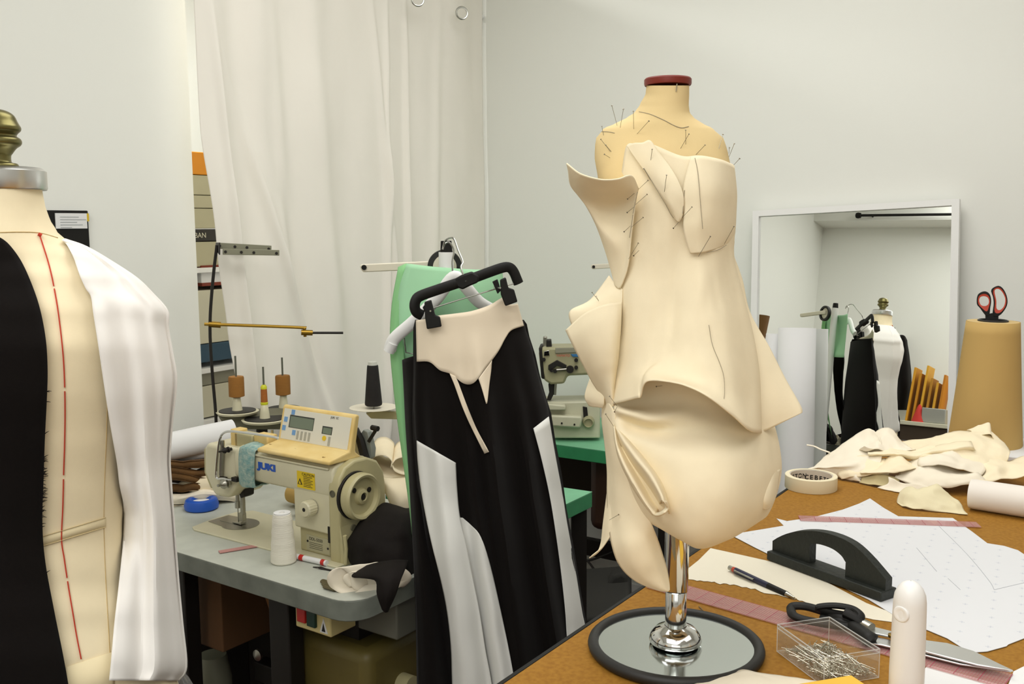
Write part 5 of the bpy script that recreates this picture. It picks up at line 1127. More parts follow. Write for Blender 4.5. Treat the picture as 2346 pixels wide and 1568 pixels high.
# lower left wing
drape('hip_wing_back', [
 [(1396, 632, 1.0), (1408, 648, -2.0), (1420, 655, -3.4), (1426, 664, -4.2)],
 [(1352, 688, 0), (1380, 682, -2.4), (1404, 680, -3.8), (1426, 690, -4.4)],
 [(1306, 714, -.5), (1345, 716, -2.4), (1390, 722, -4.0), (1424, 730, -4.6)],
 [(1312, 752, -1.0), (1345, 760, -2.6), (1390, 765, -4.0), (1422, 770, -4.6)]], seed=10, amp=.001)
drape('hip_wing', [
 [(1296, 757, -2.6), (1335, 722, -4.2), (1368, 704, -5.2), (1394, 696, -5.6), (1410, 694, -5.6), (1424, 692, -5.2)],
 [(1308, 782, -3.4), (1342, 756, -5.2), (1372, 742, -6.0), (1396, 736, -6.2), (1412, 732, -6.0), (1423, 730, -5.4)],
 [(1326, 818, -3.4), (1352, 800, -5.4), (1378, 788, -6.2), (1398, 782, -6.4), (1411, 778, -6.0), (1420, 775, -5.2)],
 [(1344, 852, -2.8), (1362, 840, -4.8), (1382, 832, -5.8), (1398, 828, -6.0), (1408, 824, -5.8), (1416, 822, -5.0)],
 [(1358, 878, -2.2), (1372, 870, -4.0), (1386, 865, -5.0), (1398, 862, -5.4), (1406, 860, -5.2), (1411, 858, -4.6)],
 [(1378, 908, -1.8), (1385, 905, -3.0), (1392, 902, -4.2), (1399, 900, -4.8), (1403, 900, -4.8), (1407, 898, -4.4)],
 [(1392, 936, -2.0), (1395, 935, -2.8), (1398, 934, -3.6), (1401, 933, -4.2), (1404, 932, -4.4), (1406, 931, -4.4)]], seed=11, amp=.001)
drape('hip_tab', [
 [(1352, 868, 1.0), (1362, 872, -.5), (1372, 876, -1.4), (1384, 880, -2.2)],
 [(1342, 898, .8), (1354, 900, -.8), (1368, 902, -1.8), (1384, 905, -2.6)],
 [(1341, 914, .6), (1354, 918, -.8), (1368, 920, -1.8), (1384, 925, -2.6)],
 [(1350, 930, .6), (1358, 932, -.4), (1370, 933, -1.4), (1382, 935, -2.0)]], seed=12, amp=.0006)
# right flounce: two layers
for nm, o_, dd in (('flounce', 0, 0), ('flounce_lining', -6, 1.2)):
    drape(nm, [
     [(1666, 575, 0+dd), (1670, 576, .6+dd), (1674, 578, 1.0+dd), (1678, 580+o_, 1.4+dd)],
     [(1668, 640, -1.0+dd), (1680, 640, .2+dd), (1690, 640, .8+dd), (1700+o_, 640, 1.4+dd)],
     [(1684, 720, -2.0+dd), (1698, 720, -.4+dd), (1708, 718, .4+dd), (1718+o_, 716, 1.0+dd)],
     [(1700, 800, -3.0+dd), (1722, 800, -1.2+dd), (1742, 798, -.4+dd), (1762+o_, 795, .4+dd)],
     [(1708, 870, -3.6+dd), (1740, 872, -1.8+dd), (1770, 872, -1.0+dd), (1799+o_, 868, 0+dd)],
     [(1712, 940, -4.0+dd), (1748, 942, -2.4+dd), (1790, 936, -1.4+dd), (1834+o_, 930, -.4+dd)],
     [(1716, 994, -4.0+dd), (1745, 990, -2.6+dd), (1785, 972, -1.6+dd), (1838+o_, 946, -.6+dd)]], seed=13, amp=.0008, m=M_MUSLIN)
drape('side_pouch', [
 [(1738, 1085, -3.6), (1752, 1082, -3.6), (1768, 1080, -3.0), (1787, 1076, -.5)],
 [(1740, 1110, -5.4), (1756, 1115, -5.2), (1770, 1112, -4.0), (1782, 1108, -1)],
 [(1741, 1140, -6.2), (1756, 1148, -5.8), (1768, 1146, -4.4), (1776, 1140, -1.6)],
 [(1745, 1164, -5.6), (1754, 1168, -5.0), (1762, 1165, -4.0), (1768, 1158, -2)]], seed=14, amp=.0006)
# seam threads on the drape
M_GT = MATS['grey_thread']
def dthread(pts, name='basting_thread'): return MB().tube(spline([Hs(x, y, d*.01) for x, y, d in pts], 6), .00036, n=6).build(name, M_GT, dr_)
dthread([(1592, 362, -7.2), (1598, 390, -7.8), (1602, 430, -8.45), (1606, 480, -8.45), (1610, 525, -8.3)], 'seam_thread')
dthread([(1624, 745, -8.6), (1632, 790, -9.4), (1648, 830, -9.8), (1658, 862, -10.4), (1660, 900, -11.3), (1656, 930, -12.0)], 'seam_thread')
for pts in ([(1476, 387, -7.2), (1496, 420, -7.9), (1512, 447, -8.3), (1526, 470, -8.2)], [(1526, 470, -8.2), (1535, 488, -8.0), (1543, 500, -7.8)], [(1568, 436, -8.2), (1566, 460, -8.2), (1564, 490, -8.15)], [(1461, 440, -7.0), (1455, 465, -7.0), (1450, 490, -6.7)], [(1450, 492, -6.8), (1446, 520, -6.5), (1442, 545, -6.3)], [(1620, 579, -7.0), (1645, 573, -5.8), (1664, 562, -4.4)]): dthread(pts, 'basting_thread')

# ---------------------------------------------------------------- pins, one object each
pin_mesh = None
def pin(x0, y0, d0, x1, y1, d1):
    """head end first, point end second"""
    global pin_mesh
    a, b = Hs(x0, y0, d0), Hs(x1, y1, d1); L = .026
    if pin_mesh is None:
        mb = MB(); mb.cyl((0, 0, 0), (0, 0, -L), .00028, .00022, n=6); mb.lathe([(.0003, -.0002), (.0009, .0003), (.0009, .0007), (.0003, .0011)], n=8)
        o = mb.build('dressmaking_pin', M_PIN, origin=Vector((0, 0, 0))); pin_mesh = o.data
    else: o = bpy.data.objects.new('dressmaking_pin', pin_mesh); COL.objects.link(o)
    z = (a-b).normalized(); x = z.cross(Vector((0, 1, .01))).normalized(); y = z.cross(x)
    M = frame(a, x, y, z) @ Matrix.Diagonal((1, 1, (a-b).length/L, 1)); o.matrix_world = M; MW[o] = M
    return tag(o, 'fine steel pin stuck into the draped half scale dress form', 'pin', 'pins in the draped form')
SP_ = [(1402, 243, 1414, 288), (1428, 251, 1420, 298), (1451, 256, 1452, 303), (1486, 278, 1454, 313), (1379, 290, 1384, 317), (1377, 320, 1405, 356), (1388, 333, 1404, 352), (1385, 354, 1401, 364), (1571, 299, 1571, 339), (1578, 308, 1554, 349), (1615, 333, 1588, 361), (1656, 309, 1642, 357), (1682, 330, 1670, 360), (1671, 339, 1670, 352), (1694, 364, 1676, 384)]
for x0, y0, x1, y1 in SP_:
    pin(x0, y0, tsurf(x0, max(y0, 300), .014), x1, y1, tsurf(x1, y1, -.004) if y1 > 296 else -.02)
MP_ = [(1494, 343, 1488, 390, -7.2), (1484, 414, 1464, 433, -7.2), (1438, 456, 1456, 441, -7.0), (1482, 446, 1456, 469, -7.2), (1437, 487, 1452, 475, -6.6), (1473, 499, 1445, 522, -6.8), (1430, 531, 1444, 518, -6.2), (1462, 558, 1440, 594, -6.4), (1527, 402, 1522, 440, -8.4), (1475, 387, 1490, 412, -7.7), (1585, 475, 1562, 500, -8.2), (1543, 523, 1555, 509, -7.6), (1627, 543, 1600, 588, -7.4), (1681, 520, 1658, 562, -4.4), (1452, 586, 1464, 574, -6.0),
       (1397, 909, 1413, 930, -5.6), (1388, 950, 1410, 984, -5.6), (1408, 944, 1414, 932, -6), (1417, 1180, 1396, 1192, -4.8), (1357, 671, 1374, 693, -2.6), (1366, 680, 1372, 690, -3), (1504, 886, 1517, 884, -7.4)]
for x0, y0, x1, y1, d in MP_: pin(x0, y0, d*.01-.008, x1, y1, d*.01+.001)

# ---------------------------------------------------------------- on the cutting table
Z0 = CTZ+.0003
def tpoly(name, pts, z, h, m, label, cat, group=None, **k):
    return tag(MB().table_poly(pts, z, h).build(name, m, smooth=False, **k), label, cat, group)
# pattern paper with printed marks
mp = mat('pattern_paper', 'DBDCDE', .8, spec=.2); nt = mp.node_tree; b_ = nt.nodes['Principled BSDF']
tcn = nt.nodes.new('ShaderNodeTexCoord'); mpn = nt.nodes.new('ShaderNodeMapping'); mpn.inputs['Scale'].default_value = (30, 30, 30); mpn.inputs['Rotation'].default_value = (0, 0, .5)
nt.links.new(tcn.outputs['Object'], mpn.inputs[0]); sx_ = nt.nodes.new('ShaderNodeSeparateXYZ'); nt.links.new(mpn.outputs[0], sx_.inputs[0])
def mnode(op, a, b=None):
    n = nt.nodes.new('ShaderNodeMath'); n.operation = op
    for i, v in enumerate((a, b)):
        if v is None: continue
        if isinstance(v, (int, float)): n.inputs[i].default_value = v
        else: nt.links.new(v, n.inputs[i])
    return n.outputs[0]
fx = mnode('ABSOLUTE', mnode('SUBTRACT', mnode('FRACT', sx_.outputs[0]), .5)); fy_ = mnode('ABSOLUTE', mnode('SUBTRACT', mnode('FRACT', sx_.outputs[1]), .5))
c1_ = mnode('MULTIPLY', mnode('LESS_THAN', fx, .10), mnode('LESS_THAN', fy_, .025)); c2_ = mnode('MULTIPLY', mnode('LESS_THAN', fx, .025), mnode('LESS_THAN', fy_, .10))
mk = mnode('MULTIPLY', mnode('MAXIMUM', c1_, c2_), .3)
mxn = nt.nodes.new('ShaderNodeMix'); mxn.data_type = 'RGBA'; mxn.inputs[6].default_value = lin('DBDCDE'); mxn.inputs[7].default_value = lin('8E97B0')
nt.links.new(mk, mxn.inputs[0]); nt.links.new(mxn.outputs[2], b_.inputs['Base Color'])
pa = tpoly('pattern_paper', [(1779, 1189), (1803, 1195), (1860, 1187), (1930, 1169), (1968, 1155), (1993, 1143), (2025, 1165), (2058, 1184), (2120, 1186), (2183, 1188), (2230, 1222), (2100, 1240), (1860, 1220), (1800, 1210)], Z0, .0005, mp, 'white pattern paper with raised corner showing behind the black pattern weight', 'paper')
MAINP = [(1673, 1226), (1740, 1215), (1812, 1203), (1950, 1196), (2190, 1193), (2228, 1220), (2262, 1246), (2300, 1252), (2332, 1262), (2420, 1320), (2430, 1430), (2346, 1464), (2310, 1478), (2306, 1482), (2262, 1494), (2235, 1496), (2208, 1488), (2170, 1464), (2120, 1443), (2050, 1412), (1990, 1375), (1900, 1332), (1800, 1290), (1730, 1256)]
pb = tpoly('pattern_paper', MAINP, Z0+.0008, .0006, mp, 'largest white pattern paper spread under the black pattern weight', 'paper')
M_CREASE = mat('pencil_line', 'B9BBC0', .8)
mb = MB()
for q in ([(2150, 1205), (2215, 1270), (2265, 1330), (2278, 1352)], [(2278, 1352), (2346, 1336)], [(2100, 1256), (2146, 1310)], [(2172, 1326), (2200, 1352)]):
    mb.tube(spline([Zp(x, y, Z0+.0015) for x, y in q], 5), .0005, n=5)
mb.build('pencil_lines', M_CREASE, pb)
lowr = tpoly('pattern_paper', [(2126, 1524), (2200, 1545), (2290, 1570), (2300, 1640), (2120, 1600), (2100, 1560)], Z0, .0005, M_PAPER, 'scrap of white paper under the end of the pink grid ruler', 'paper')
rgt = tpoly('pattern_paper', [(2322, 1540), (2346, 1528), (2440, 1500), (2440, 1600), (2346, 1620), (2310, 1570)], Z0+.0006, .0005, M_PAPER, 'white paper at the bottom right corner beyond the shears', 'paper')
bc_pts = [(1628, 1257), (1660, 1264), (1785, 1292), (1870, 1322), (1985, 1383), (2045, 1406), (2050, 1427)]
edge = [(2000, 1420), (1930, 1402), (1876, 1391), (1838, 1377), (1818, 1374), (1790, 1366), (1760, 1362), (1730, 1351), (1700, 1346), (1672, 1340), (1650, 1338), (1630, 1333), (1604, 1332), (1582, 1327), (1560, 1327), (1575, 1305), (1600, 1285)]
rg = random.Random(5); edge2 = []
for (x0, y0), (x1, y1) in zip(edge[:-3], edge[1:-2]):
    for t in (0, .33, .66): edge2.append((x0+(x1-x0)*t, y0+(y1-y0)*t+rg.uniform(-1.8, 1.8)))
bc = tpoly('torn_card', bc_pts+edge2+edge[-3:], Z0+.0003, .0004, mat('cream_card', 'E6DFCB', .85, bump=.1, bscale=300), 'cream card with a torn lower edge under the mechanical pencil', 'card')

# pink clear rulers
def ruler_mat(name, tint, lines, op):
    m = clear_mat(name, tint=tint, gloss=.2, op=op, opc=(.85, .60, .56)); return m
M_RUL = ruler_mat('pink_clear_plastic', (.99, .90, .89), 1, .22); M_RLINE = mat('ruler_red_line', 'A8485A', .5)
def grid_ruler(name, A_, D_, wv, L, label, step, th=.0012):
    """A_: corner on the top, D_: unit along, wv: vector across"""
    t = thing(name, label, 'ruler', A_)
    q = [A_, A_+D_*L, A_+D_*L+wv, A_+wv]
    MB().hexa(q, [p+ZX*th for p in q]).build('blade', M_RUL, t, smooth=False)
    mb = MB(); wl = wv.length; wu = wv/wl; up = ZX*(th+.00008); hl = .00022
    n = int(L/step)
    for k in range(n+1):
        s = k*step; r = hl*(2.2 if k % 8 == 0 else .55); a = A_+D_*s+up
        mb.hexa([a-D_*r, a+D_*r, a+D_*r+wv, a-D_*r+wv], [p+ZX*.00005 for p in (a-D_*r, a+D_*r, a+D_*r+wv, a-D_*r+wv)])
    n = max(2, int(wl/step/1.0))
    for k in range(n+1):
        r = hl*(1.4 if k % 8 == 0 or k == n else .55); a = A_+wu*(wl*k/n)+up
        mb.hexa([a-wu*r, a+wu*r, a+wu*r+D_*L, a-wu*r+D_*L], [p+ZX*.00005 for p in (a-wu*r, a+wu*r, a+wu*r+D_*L, a-wu*r+D_*L)])
    mb.build('grid_lines', M_RLINE, t, smooth=False); return t
u1, u2, l1 = Zp(1564, 1341, Z0+.001), Zp(2321, 1548, Z0+.001), Zp(1481, 1347, Z0+.001)
D_ = (u2-u1).normalized(); Wn = Vector((D_.y, -D_.x, 0)); wv = Wn*((l1-u1).dot(Wn)); s0 = (l1-u1).dot(D_)
grid_ruler('grid_ruler', u1+D_*s0, D_, wv, (u2-u1).dot(D_)-s0, 'long clear pink grid ruler crossing the hardboard under the shears and pin box', .00325)
u1, u2, l1 = Zp(1829, 1183, Z0+.0016), Zp(2236, 1198, Z0+.0016), Zp(1841, 1194, Z0+.0016)
D_ = (u2-u1).normalized(); Wn = Vector((D_.y, -D_.x, 0)); wv = Wn*((l1-u1).dot(Wn))
grid_ruler('grid_ruler', u1, D_, wv, (u2-u1).length, 'narrow clear pink ruler lying across the far pattern paper', .00325)

# black cast iron pattern weight
Zw = Z0+.0015
A_, B_ = Zp(1756, 1283, Zw), Zp(2018, 1381, Zw); L = (B_-A_).length; wx = (B_-A_).normalized(); wy = Vector((-wx.y, wx.x, 0))
WM = frame(A_, wx, wy, ZX); pw = thing('pattern_weight', 'black cast iron pattern weight with arched handle on the white paper', 'weight', WM)
M_IRON = mat('cast_iron', '20241F', .55, bump=.6, bscale=160, spec=.4)
BWD = .034
bh_ = .014
MB(WM).box(0, L, 0, BWD, 0, bh_).build('base', M_IRON, pw, bevel=.0015)
HP = Stand(A_+wy*(BWD*.62), Vector((wy.x, wy.y, 0)))
wl_ = lambda px, py: (lambda v: (v.x, v.z))(WM.inverted() @ HP(px, py))
top_ = [wl_(*q) for q in ((1760, 1261), (1768, 1250), (1785, 1234), (1815, 1220), (1850, 1214), (1890, 1216), (1930, 1227), (1965, 1245), (1995, 1272), (2020, 1300), (2045, 1330))]
ts_ = spline([Vector((x, z, 0)) for x, z in top_], 6)
hl_, hr_ = wl_(1866, 1262)[0], wl_(1948, 1300)[0]; hole = [wl_(*q) for q in ((1866, 1243), (1890, 1245), (1918, 1255), (1938, 1270), (1948, 1285))]
hs_ = spline([Vector((x, z, 0)) for x, z in hole], 6)
def topz(s):
    for a, b in zip(ts_, ts_[1:]):
        if a.x <= s <= b.x: return a.y+(b.y-a.y)*(s-a.x)/max(1e-6, b.x-a.x)
    return bh_ if s > ts_[-1].x or s < ts_[0].x else ts_[0].y
mb = MB(WM); y0_, y1_ = BWD*.30, BWD*.72
xs0 = max(ts_[0].x, .002)
xs = [xs0 + (hl_-xs0)*k/8 for k in range(9)]
mb.xz([(x, bh_-.001) for x in xs] + [(x, max(topz(x), bh_)) for x in reversed(xs)], y0_, y1_)
xe = min(ts_[-1].x, L-.001); xs = [hr_ + (xe-hr_)*k/8 for k in range(9)]
mb.xz([(x, bh_-.001) for x in xs] + [(x, max(topz(x), bh_+.0005)) for x in reversed(xs)], y0_, y1_)
hx = [p.x for p in hs_]; mb.xz([(hl_, hs_[0].y)] + [(p.x, p.y) for p in hs_[1:-1]] + [(hr_, hs_[-1].y)] + [(x, topz(x)) for x in ([hr_]+list(reversed(hx[1:-1]))+[hl_])], y0_, y1_)
mb.build('handle', M_IRON, pw, ang=50)

# mechanical pencil
a, b = Zp(1671, 1301, Z0+.006), Zp(1825, 1373, Z0+.0025); d = (b-a); Lp = d.length; d.normalize()
mpz = thing('mechanical_pencil', 'dark blue mechanical pencil with steel tip lying on the torn cream card', 'pencil', a-ZX*.0055)
seg = lambda f0, f1, r0, r1, m, nm: MB().cyl(a+d*Lp*f0, a+d*Lp*f1, r0, r1, n=14).build(nm, m, mpz)
seg(0, .06, .0036, .0036, M_STEEL, 'button'); seg(.06, .10, .0040, .0043, mat('orange_red', 'B4442A', .45), 'ring'); seg(.10, .60, .0045, .0045, mat('navy_plastic', '1B1C3A', .35), 'barrel'); seg(.60, .86, .0045, .0043, M_BLACK, 'grip'); seg(.86, .97, .0042, .0013, M_STEEL, 'tip'); seg(.97, 1.0, .0005, .0005, M_BRASS, 'lead_sleeve')
sd = Vector((d.y, -d.x, 0)); MB().tube([a+d*Lp*.12+sd*.0042+ZX*.002, a+d*Lp*.13+sd*.0058+ZX*.002, a+d*Lp*.42+sd*.0056+ZX*.002], .0011, n=8, flat=1.8).build('clip', M_STEEL, mpz)

# black handled shears
shp = thing('fabric_shears', 'large steel shears with black handles lying on the pink grid ruler', 'scissors', Zp(2000, 1450, Z0))
hz = Z0+.012
def loop(pts, r, nm, z=hz, fl=1.5, k=5):
    P = spline([Zp(x, y, z+(q[0] if q else 0)) for x, y, *q in pts], k, True)
    return MB().tube(P, r, n=10, closed=True, flat=fl).build(nm, M_BLACK, shp)
loop([(1812, 1394), (1822, 1389, .002), (1850, 1391, .003), (1890, 1403, .004), (1930, 1418, .004), (1968, 1432, .002), (1955, 1436), (1920, 1434), (1880, 1428), (1840, 1420), (1817, 1410)], .0040, 'handle_loop')
loop([(1872, 1394, .01), (1890, 1389, .014), (1922, 1389, .016), (1955, 1396, .015), (1972, 1410, .012), (1966, 1420, .008), (1940, 1412, .006), (1905, 1405, .006)], .0038, 'handle_loop')
MB().tube(spline([Zp(x, y, z) for x, y, z in ((1880, 1414, hz), (1920, 1424, hz), (1955, 1436, hz), (1990, 1462, hz), (1998, 1470, hz-.002))], 5), [.004]*5+[.0055]*5+[.0075]*5+[.0085]*5+[.006], n=10, flat=1.3).build('shank', M_BLACK, shp)
MB().tube(spline([Zp(x, y, z) for x, y, z in ((1935, 1404, hz+.012), (1962, 1418, hz+.008), (1975, 1428, hz+.004))], 5), .0062, n=10, flat=1.2).build('shank', M_BLACK, shp)
MB().tube([Zp(1966, 1424, hz+.004), Zp(1996, 1440, hz+.002)], .0062, n=12, flat=1.3).build('ferrule', M_STEEL, shp)
def blade(pts, z, h, nm):
    return MB().table_poly(pts, z, h).build(nm, mat('polished_blade', 'D6D8D8', .34, 1), shp, bevel=.0008)
blade([(1975, 1430), (2000, 1440), (2040, 1450), (2125, 1472), (2170, 1478), (2230, 1496), (2290, 1526), (2322, 1541), (2240, 1528), (2125, 1499), (2035, 1462), (1985, 1452)], Z0+.009, .0025, 'blade')
blade([(1988, 1462), (2030, 1468), (2120, 1492), (2200, 1516), (2318, 1543), (2200, 1526), (2120, 1506), (2020, 1482), (1995, 1478)], Z0+.0050, .0025, 'blade')
c = Zp(2046, 1460, Z0+.0115); MB().lathe([(.006, 0), (.006, .003), (.003, .004)], O=c, n=18).build('pivot_screw', M_BRASS, shp)

# clear pin box
zb = Z0+.0015
q0, q1, q3 = Zp(1779, 1493, zb), Zp(2013, 1556, zb), Zp(1886, 1578, zb)
ux = (q1-q3); ux_l = ux.length
bxA = Zp(1887, 1574, zb); ex = (Zp(2013, 1553, zb)-bxA); ey = (Zp(1779, 1493, zb)-bxA)
lx, ly = ex.length, ey.length; ex.normalize(); ey = (ey - ex*ey.dot(ex)*1.0); ly = ey.length; ey.normalize()
PM = frame(bxA, ex, ey, ZX); pbx = thing('pin_box', 'clear plastic open box of steel pins beside the round chrome base', 'box', PM)
M_CLR = clear_mat('clear_acrylic', tint=(.97, .97, .96), gloss=.2, op=.035, opc=(.9, .9, .88)); bhh = .034; tk = .0016
mb = MB(PM); mb.box(0, lx, 0, ly, 0, tk); mb.box(0, lx, 0, tk, tk, bhh); mb.box(0, lx, ly-tk, ly, tk, bhh); mb.box(0, tk, tk, ly-tk, tk, bhh); mb.box(lx-tk, lx, tk, ly-tk, tk, bhh)
mb.build('tray', M_CLR, pbx, smooth=False)
M_CLRE = clear_mat('clear_acrylic_rim', tint=(.97, .97, .96), gloss=.3, op=.30, opc=(.95, .95, .93))
mb = MB(PM)
for z in (bhh-.0045, bhh): mb.tube([(0, 0, z), (lx, 0, z), (lx, ly, z), (0, ly, z)], .0007, n=6, closed=True)
for x, y in ((0, 0), (lx, 0), (lx, ly), (0, ly)): mb.tube([(x, y, 0), (x, y, bhh)], .0006, n=6)
mb.tube([(0, 0, 0), (lx, 0, 0), (lx, ly, 0), (0, ly, 0)], .0006, n=6, closed=True)
mb.build('rim', M_CLRE, pbx)
rg = random.Random(11); mb = MB(PM)
for k in range(330):
    x, y = tk+.004+rg.random()*(lx-.010), tk+.004+rg.random()**1.25*(ly-.012); a = rg.gauss(1.2, .7); l = .022
    dx, dy = cos(a)*l/2, sin(a)*l/2; cl2 = lambda v, m: max(tk+.001, min(m-tk-.001, v))
    z = tk+.001+rg.random()*.007*(1-y/ly*.6); z2 = z+rg.uniform(-.002, .003)
    mb.cyl((cl2(x-dx, lx), cl2(y-dy, ly), max(tk+.0005, z)), (cl2(x+dx, lx), cl2(y+dy, ly), max(tk+.0005, z2)), .00042, n=5)
o = mb.build('loose_pins', mat('bright_pin', 'C8C4B4', .2, 1)); tag(o, 'loose heap of steel pins lying in the clear plastic box', 'pins', kind='stuff')
o = MB().tube([Zp(1601, 1390, Z0+.001), Zp(1610, 1399, Z0+.0008)], .0006).build('dressmaking_pin', M_PIN); tag(o, 'single steel pin lying on the bare hardboard beside the pink ruler', 'pin')

# white tube standing at the front
wp_ = Zp(2073, 1640, Z0); ws = Stand(wp_)
rw = (ws(2121, 1560)-ws(2041, 1560)).length/2; zt = ws(2080, 1331).z
wt = thing('white_bottle', 'plain white plastic tube with domed top standing at the front of the cutting table', 'bottle', wp_)
prof = [(rw*.9, 0), (rw, .003), (rw*1.02, .05), (rw*.96, zt-CTZ-.028)] + [(rw*.95*cos(radians(a)), zt-CTZ-.022+.022*sin(radians(a))) for a in (0, 20, 40, 58, 72, 84)] + [(.0005, zt-CTZ)]
MB().lathe(prof, O=wp_, n=44, capt=False).build('body', mat('milky_plastic', 'F0EFEC', .35, spec=.5), wt, ang=60)
dn = -ws.n*.87 - ws.r*.5; c = Vector((wp_.x, wp_.y, ws(2060, 1396).z)) + dn*(rw*.955); MB().lathe([(.0086, -.002), (.0084, .0002), (.0074, .0009), (.005, .0001), (.0004, -.0004)], O=c, ax=dn, n=24).build('round_dimple', mat('milky_plastic_knob', 'F3F2EF', .3), wt, ang=70)

# masking tape roll
p = Zp(1857.5, 1130, Z0); p = Zp(1857.5, 1132-14, Z0)
pr_ = (Zp(1919, 1128, Z0)-Zp(1797, 1122, Z0)).length/2
tp = thing('masking_tape', 'cream roll of masking tape with printed core on the cutting table', 'tape', p); th_ = .0265
MB().lathe([(pr_*.83, .0006), (pr_-.0006, .0), (pr_, .0008), (pr_, th_-.001), (pr_-.001, th_), (pr_*.83, th_)], O=p, n=64, capb=False, capt=False).build('tape', mat('masking_paper', 'EADFBE', .7, spec=.3), tp)
MB().lathe([(pr_*.83, .0006), (pr_*.79, .0006), (pr_*.79, th_-.0008), (pr_*.83, th_-.0004)], O=p, n=64, capb=False, capt=False).build('core', mat('core_card', 'CFC6B6', .8), tp)
MB().lathe([(.001, .0002), (pr_*.79, .0002)], O=p, n=48, capt=False).build('core_floor', M_BROWN, tp) if 0 else None
ri = pr_*.788
def curved(body, size, ang0, z, flip=1):
    """lettering bent round the inside of the core"""
    for k, chx in enumerate(body):
        a = ang0 - flip*k*size*.74/ri
        o_ = p + Vector((cos(a)*ri, sin(a)*ri, z)); n_ = Vector((-cos(a), -sin(a), 0)); x_ = ZX.cross(n_)
        lettering(chx, size, frame(o_, x_, ZX, n_), M_INK, tp, 'core_print', ext=.0001, bold=.0004)
va = atan2(p.y, p.x)      # far side of the core as seen
curved('CEBETON', .0125, va+.22, th_*.40); curved('CEBETON', .0125, va+1.75, th_*.52)

# kraft roll with scissors
KP = Zp(2262, 1045, CTZ); KS = Stand(KP)
zt = KS(2275, 737).z; rt = (KS(2338, 738)-KS(2213, 738)).length/2; rbm = rt*1.46
cxk = KS(2254, 1030); kp_ = Vector((cxk.x, cxk.y, CTZ)) ; axk = (KS(2275, 737)-kp_)
kr = thing('kraft_paper_roll', 'tall brown kraft paper roll flaring to its foot, holding the red handled scissors', 'paper roll', kp_)
pf_ = [(rbm, .0004)] + [(rbm+(rt-rbm)*(t/12)**.95, axk.length*t/12) for t in range(1, 12)] + [(rt, axk.length)]
ax_n = axk.normalized(); rows = []
for r, h in pf_:
    rows.append([kp_+ax_n*h+(KS.r*cos(a)+KS.n*sin(a))*(r*(1-.012*((a/(2*pi))))) for a in [2*pi*j/60 for j in range(61)]])
MB().grid(rows).build('outer_wrap', M_KRAFT, kr, solid=.0012)
fe = [kp_+ax_n*h+(KS.r*cos(-1.25)+KS.n*sin(-1.25))*(r*1.002) for r, h in pf_]
top_c = kp_+ax_n*(axk.length-.004)
MB().lathe([(rt*.98, 0), (rt*.98, .0045), (rt*.58, .0045), (rt*.58, -.02)], O=top_c, ax=ax_n, n=48, capb=False, capt=False).build('roll_end', mat('kraft_end', 'D2B67C', .8), kr)
MB().lathe([(rt*.58, -.03), (rt*.58, .007), (rt*.52, .0085), (rt*.48, .007), (rt*.48, -.03)], O=top_c, ax=ax_n, n=40, capb=True, capt=False).build('core_tube', M_RUBBER, kr)
fl_ = [(2213, 748, -.038), (2240, 760, -.052), (2290, 775, -.056), (2336, 782, -.03)]
MB().tube([KS(x, y, d) for x, y, d in fl_], .0006).build('wrap_edge', mat('kraft_shadow', 'A98548', .8), kr) if 0 else None
KC = Stand(top_c)
sz = thing('scissors', 'scissors with black and red handles standing in the kraft paper roll', 'scissors', top_c)
def s_loop(outer, inner, nm):
    oo = spline([Vector((x, y, 0)) for x, y in outer], 5, True); ii = spline([Vector((x, y, 0)) for x, y in inner], 5, True)
    P = [KC(2180+p.x/9.8, 640+p.y/9.8) for p in oo]; I = [KC(2180+p.x/9.8, 640+p.y/9.8) for p in ii]
    n = len(P); cI = sum(I, Vector((0, 0, 0)))/len(I)
    def near(pt, arr): return min(range(len(arr)), key=lambda k: (arr[k]-pt).length)
    m = 48
    import mathutils
    def byang(arr, a):
        best = None
        for k in range(len(arr)):
            p, q = arr[k]-cI, arr[(k+1) % len(arr)]-cI
            d = KC.r*cos(a)+ZX*sin(a); pn = KC.r*(-sin(a))+ZX*cos(a)
            s0, s1 = p.dot(pn), q.dot(pn)
            if s0*s1 <= 0 and abs(s0-s1) > 1e-9:
                t = s0/(s0-s1); r = (p+(q-p)*t).dot(d)
                if r > 0 and (best is None or r > best): best = r
        return cI + (KC.r*cos(a)+ZX*sin(a))*(best or .02)
    O2 = [byang(P, 2*pi*k/m) for k in range(m)]; I2 = [byang(I, 2*pi*k/m) for k in range(m)]
    mid = [a.lerp(b, .5) for a, b in zip(O2, I2)]; f = KC.n*.004
    h = MB().grid([[p-f for p in mid], [p-f*.9 for p in O2], [p+f*.9 for p in O2], [p+f for p in mid]], cu=True, cv=True).build(nm, M_BLACK, sz, bevel=.0006, ang=60)
    MB().grid([[p-f*1.02 for p in mid], [p-f*.8 for p in I2], [p+f*.8 for p in I2], [p+f*1.02 for p in mid]], cu=True, cv=True).build('red_lining', mat('orange_red_grip', 'B8402A', .5), h, ang=60)
s_loop([(590, 350), (735, 272), (850, 330), (890, 480), (870, 640), (850, 800), (780, 830), (640, 650), (568, 550)], [(620, 480), (650, 400), (730, 380), (810, 410), (840, 490), (820, 570), (750, 605), (660, 580)], 'handle')
s_loop([(890, 235), (1050, 148), (1170, 230), (1250, 420), (1240, 600), (1120, 780), (1000, 840), (920, 800), (945, 560), (930, 400)], [(965, 260), (1050, 215), (1140, 290), (1205, 440), (1180, 600), (1090, 695), (1010, 660), (1005, 480)], 'handle')
MB().face_poly(KC, [(2257, 722), (2272, 718), (2288, 720), (2284, 800), (2262, 800)], -.003, .003).build('shank', M_BLACK, sz, bevel=.001)
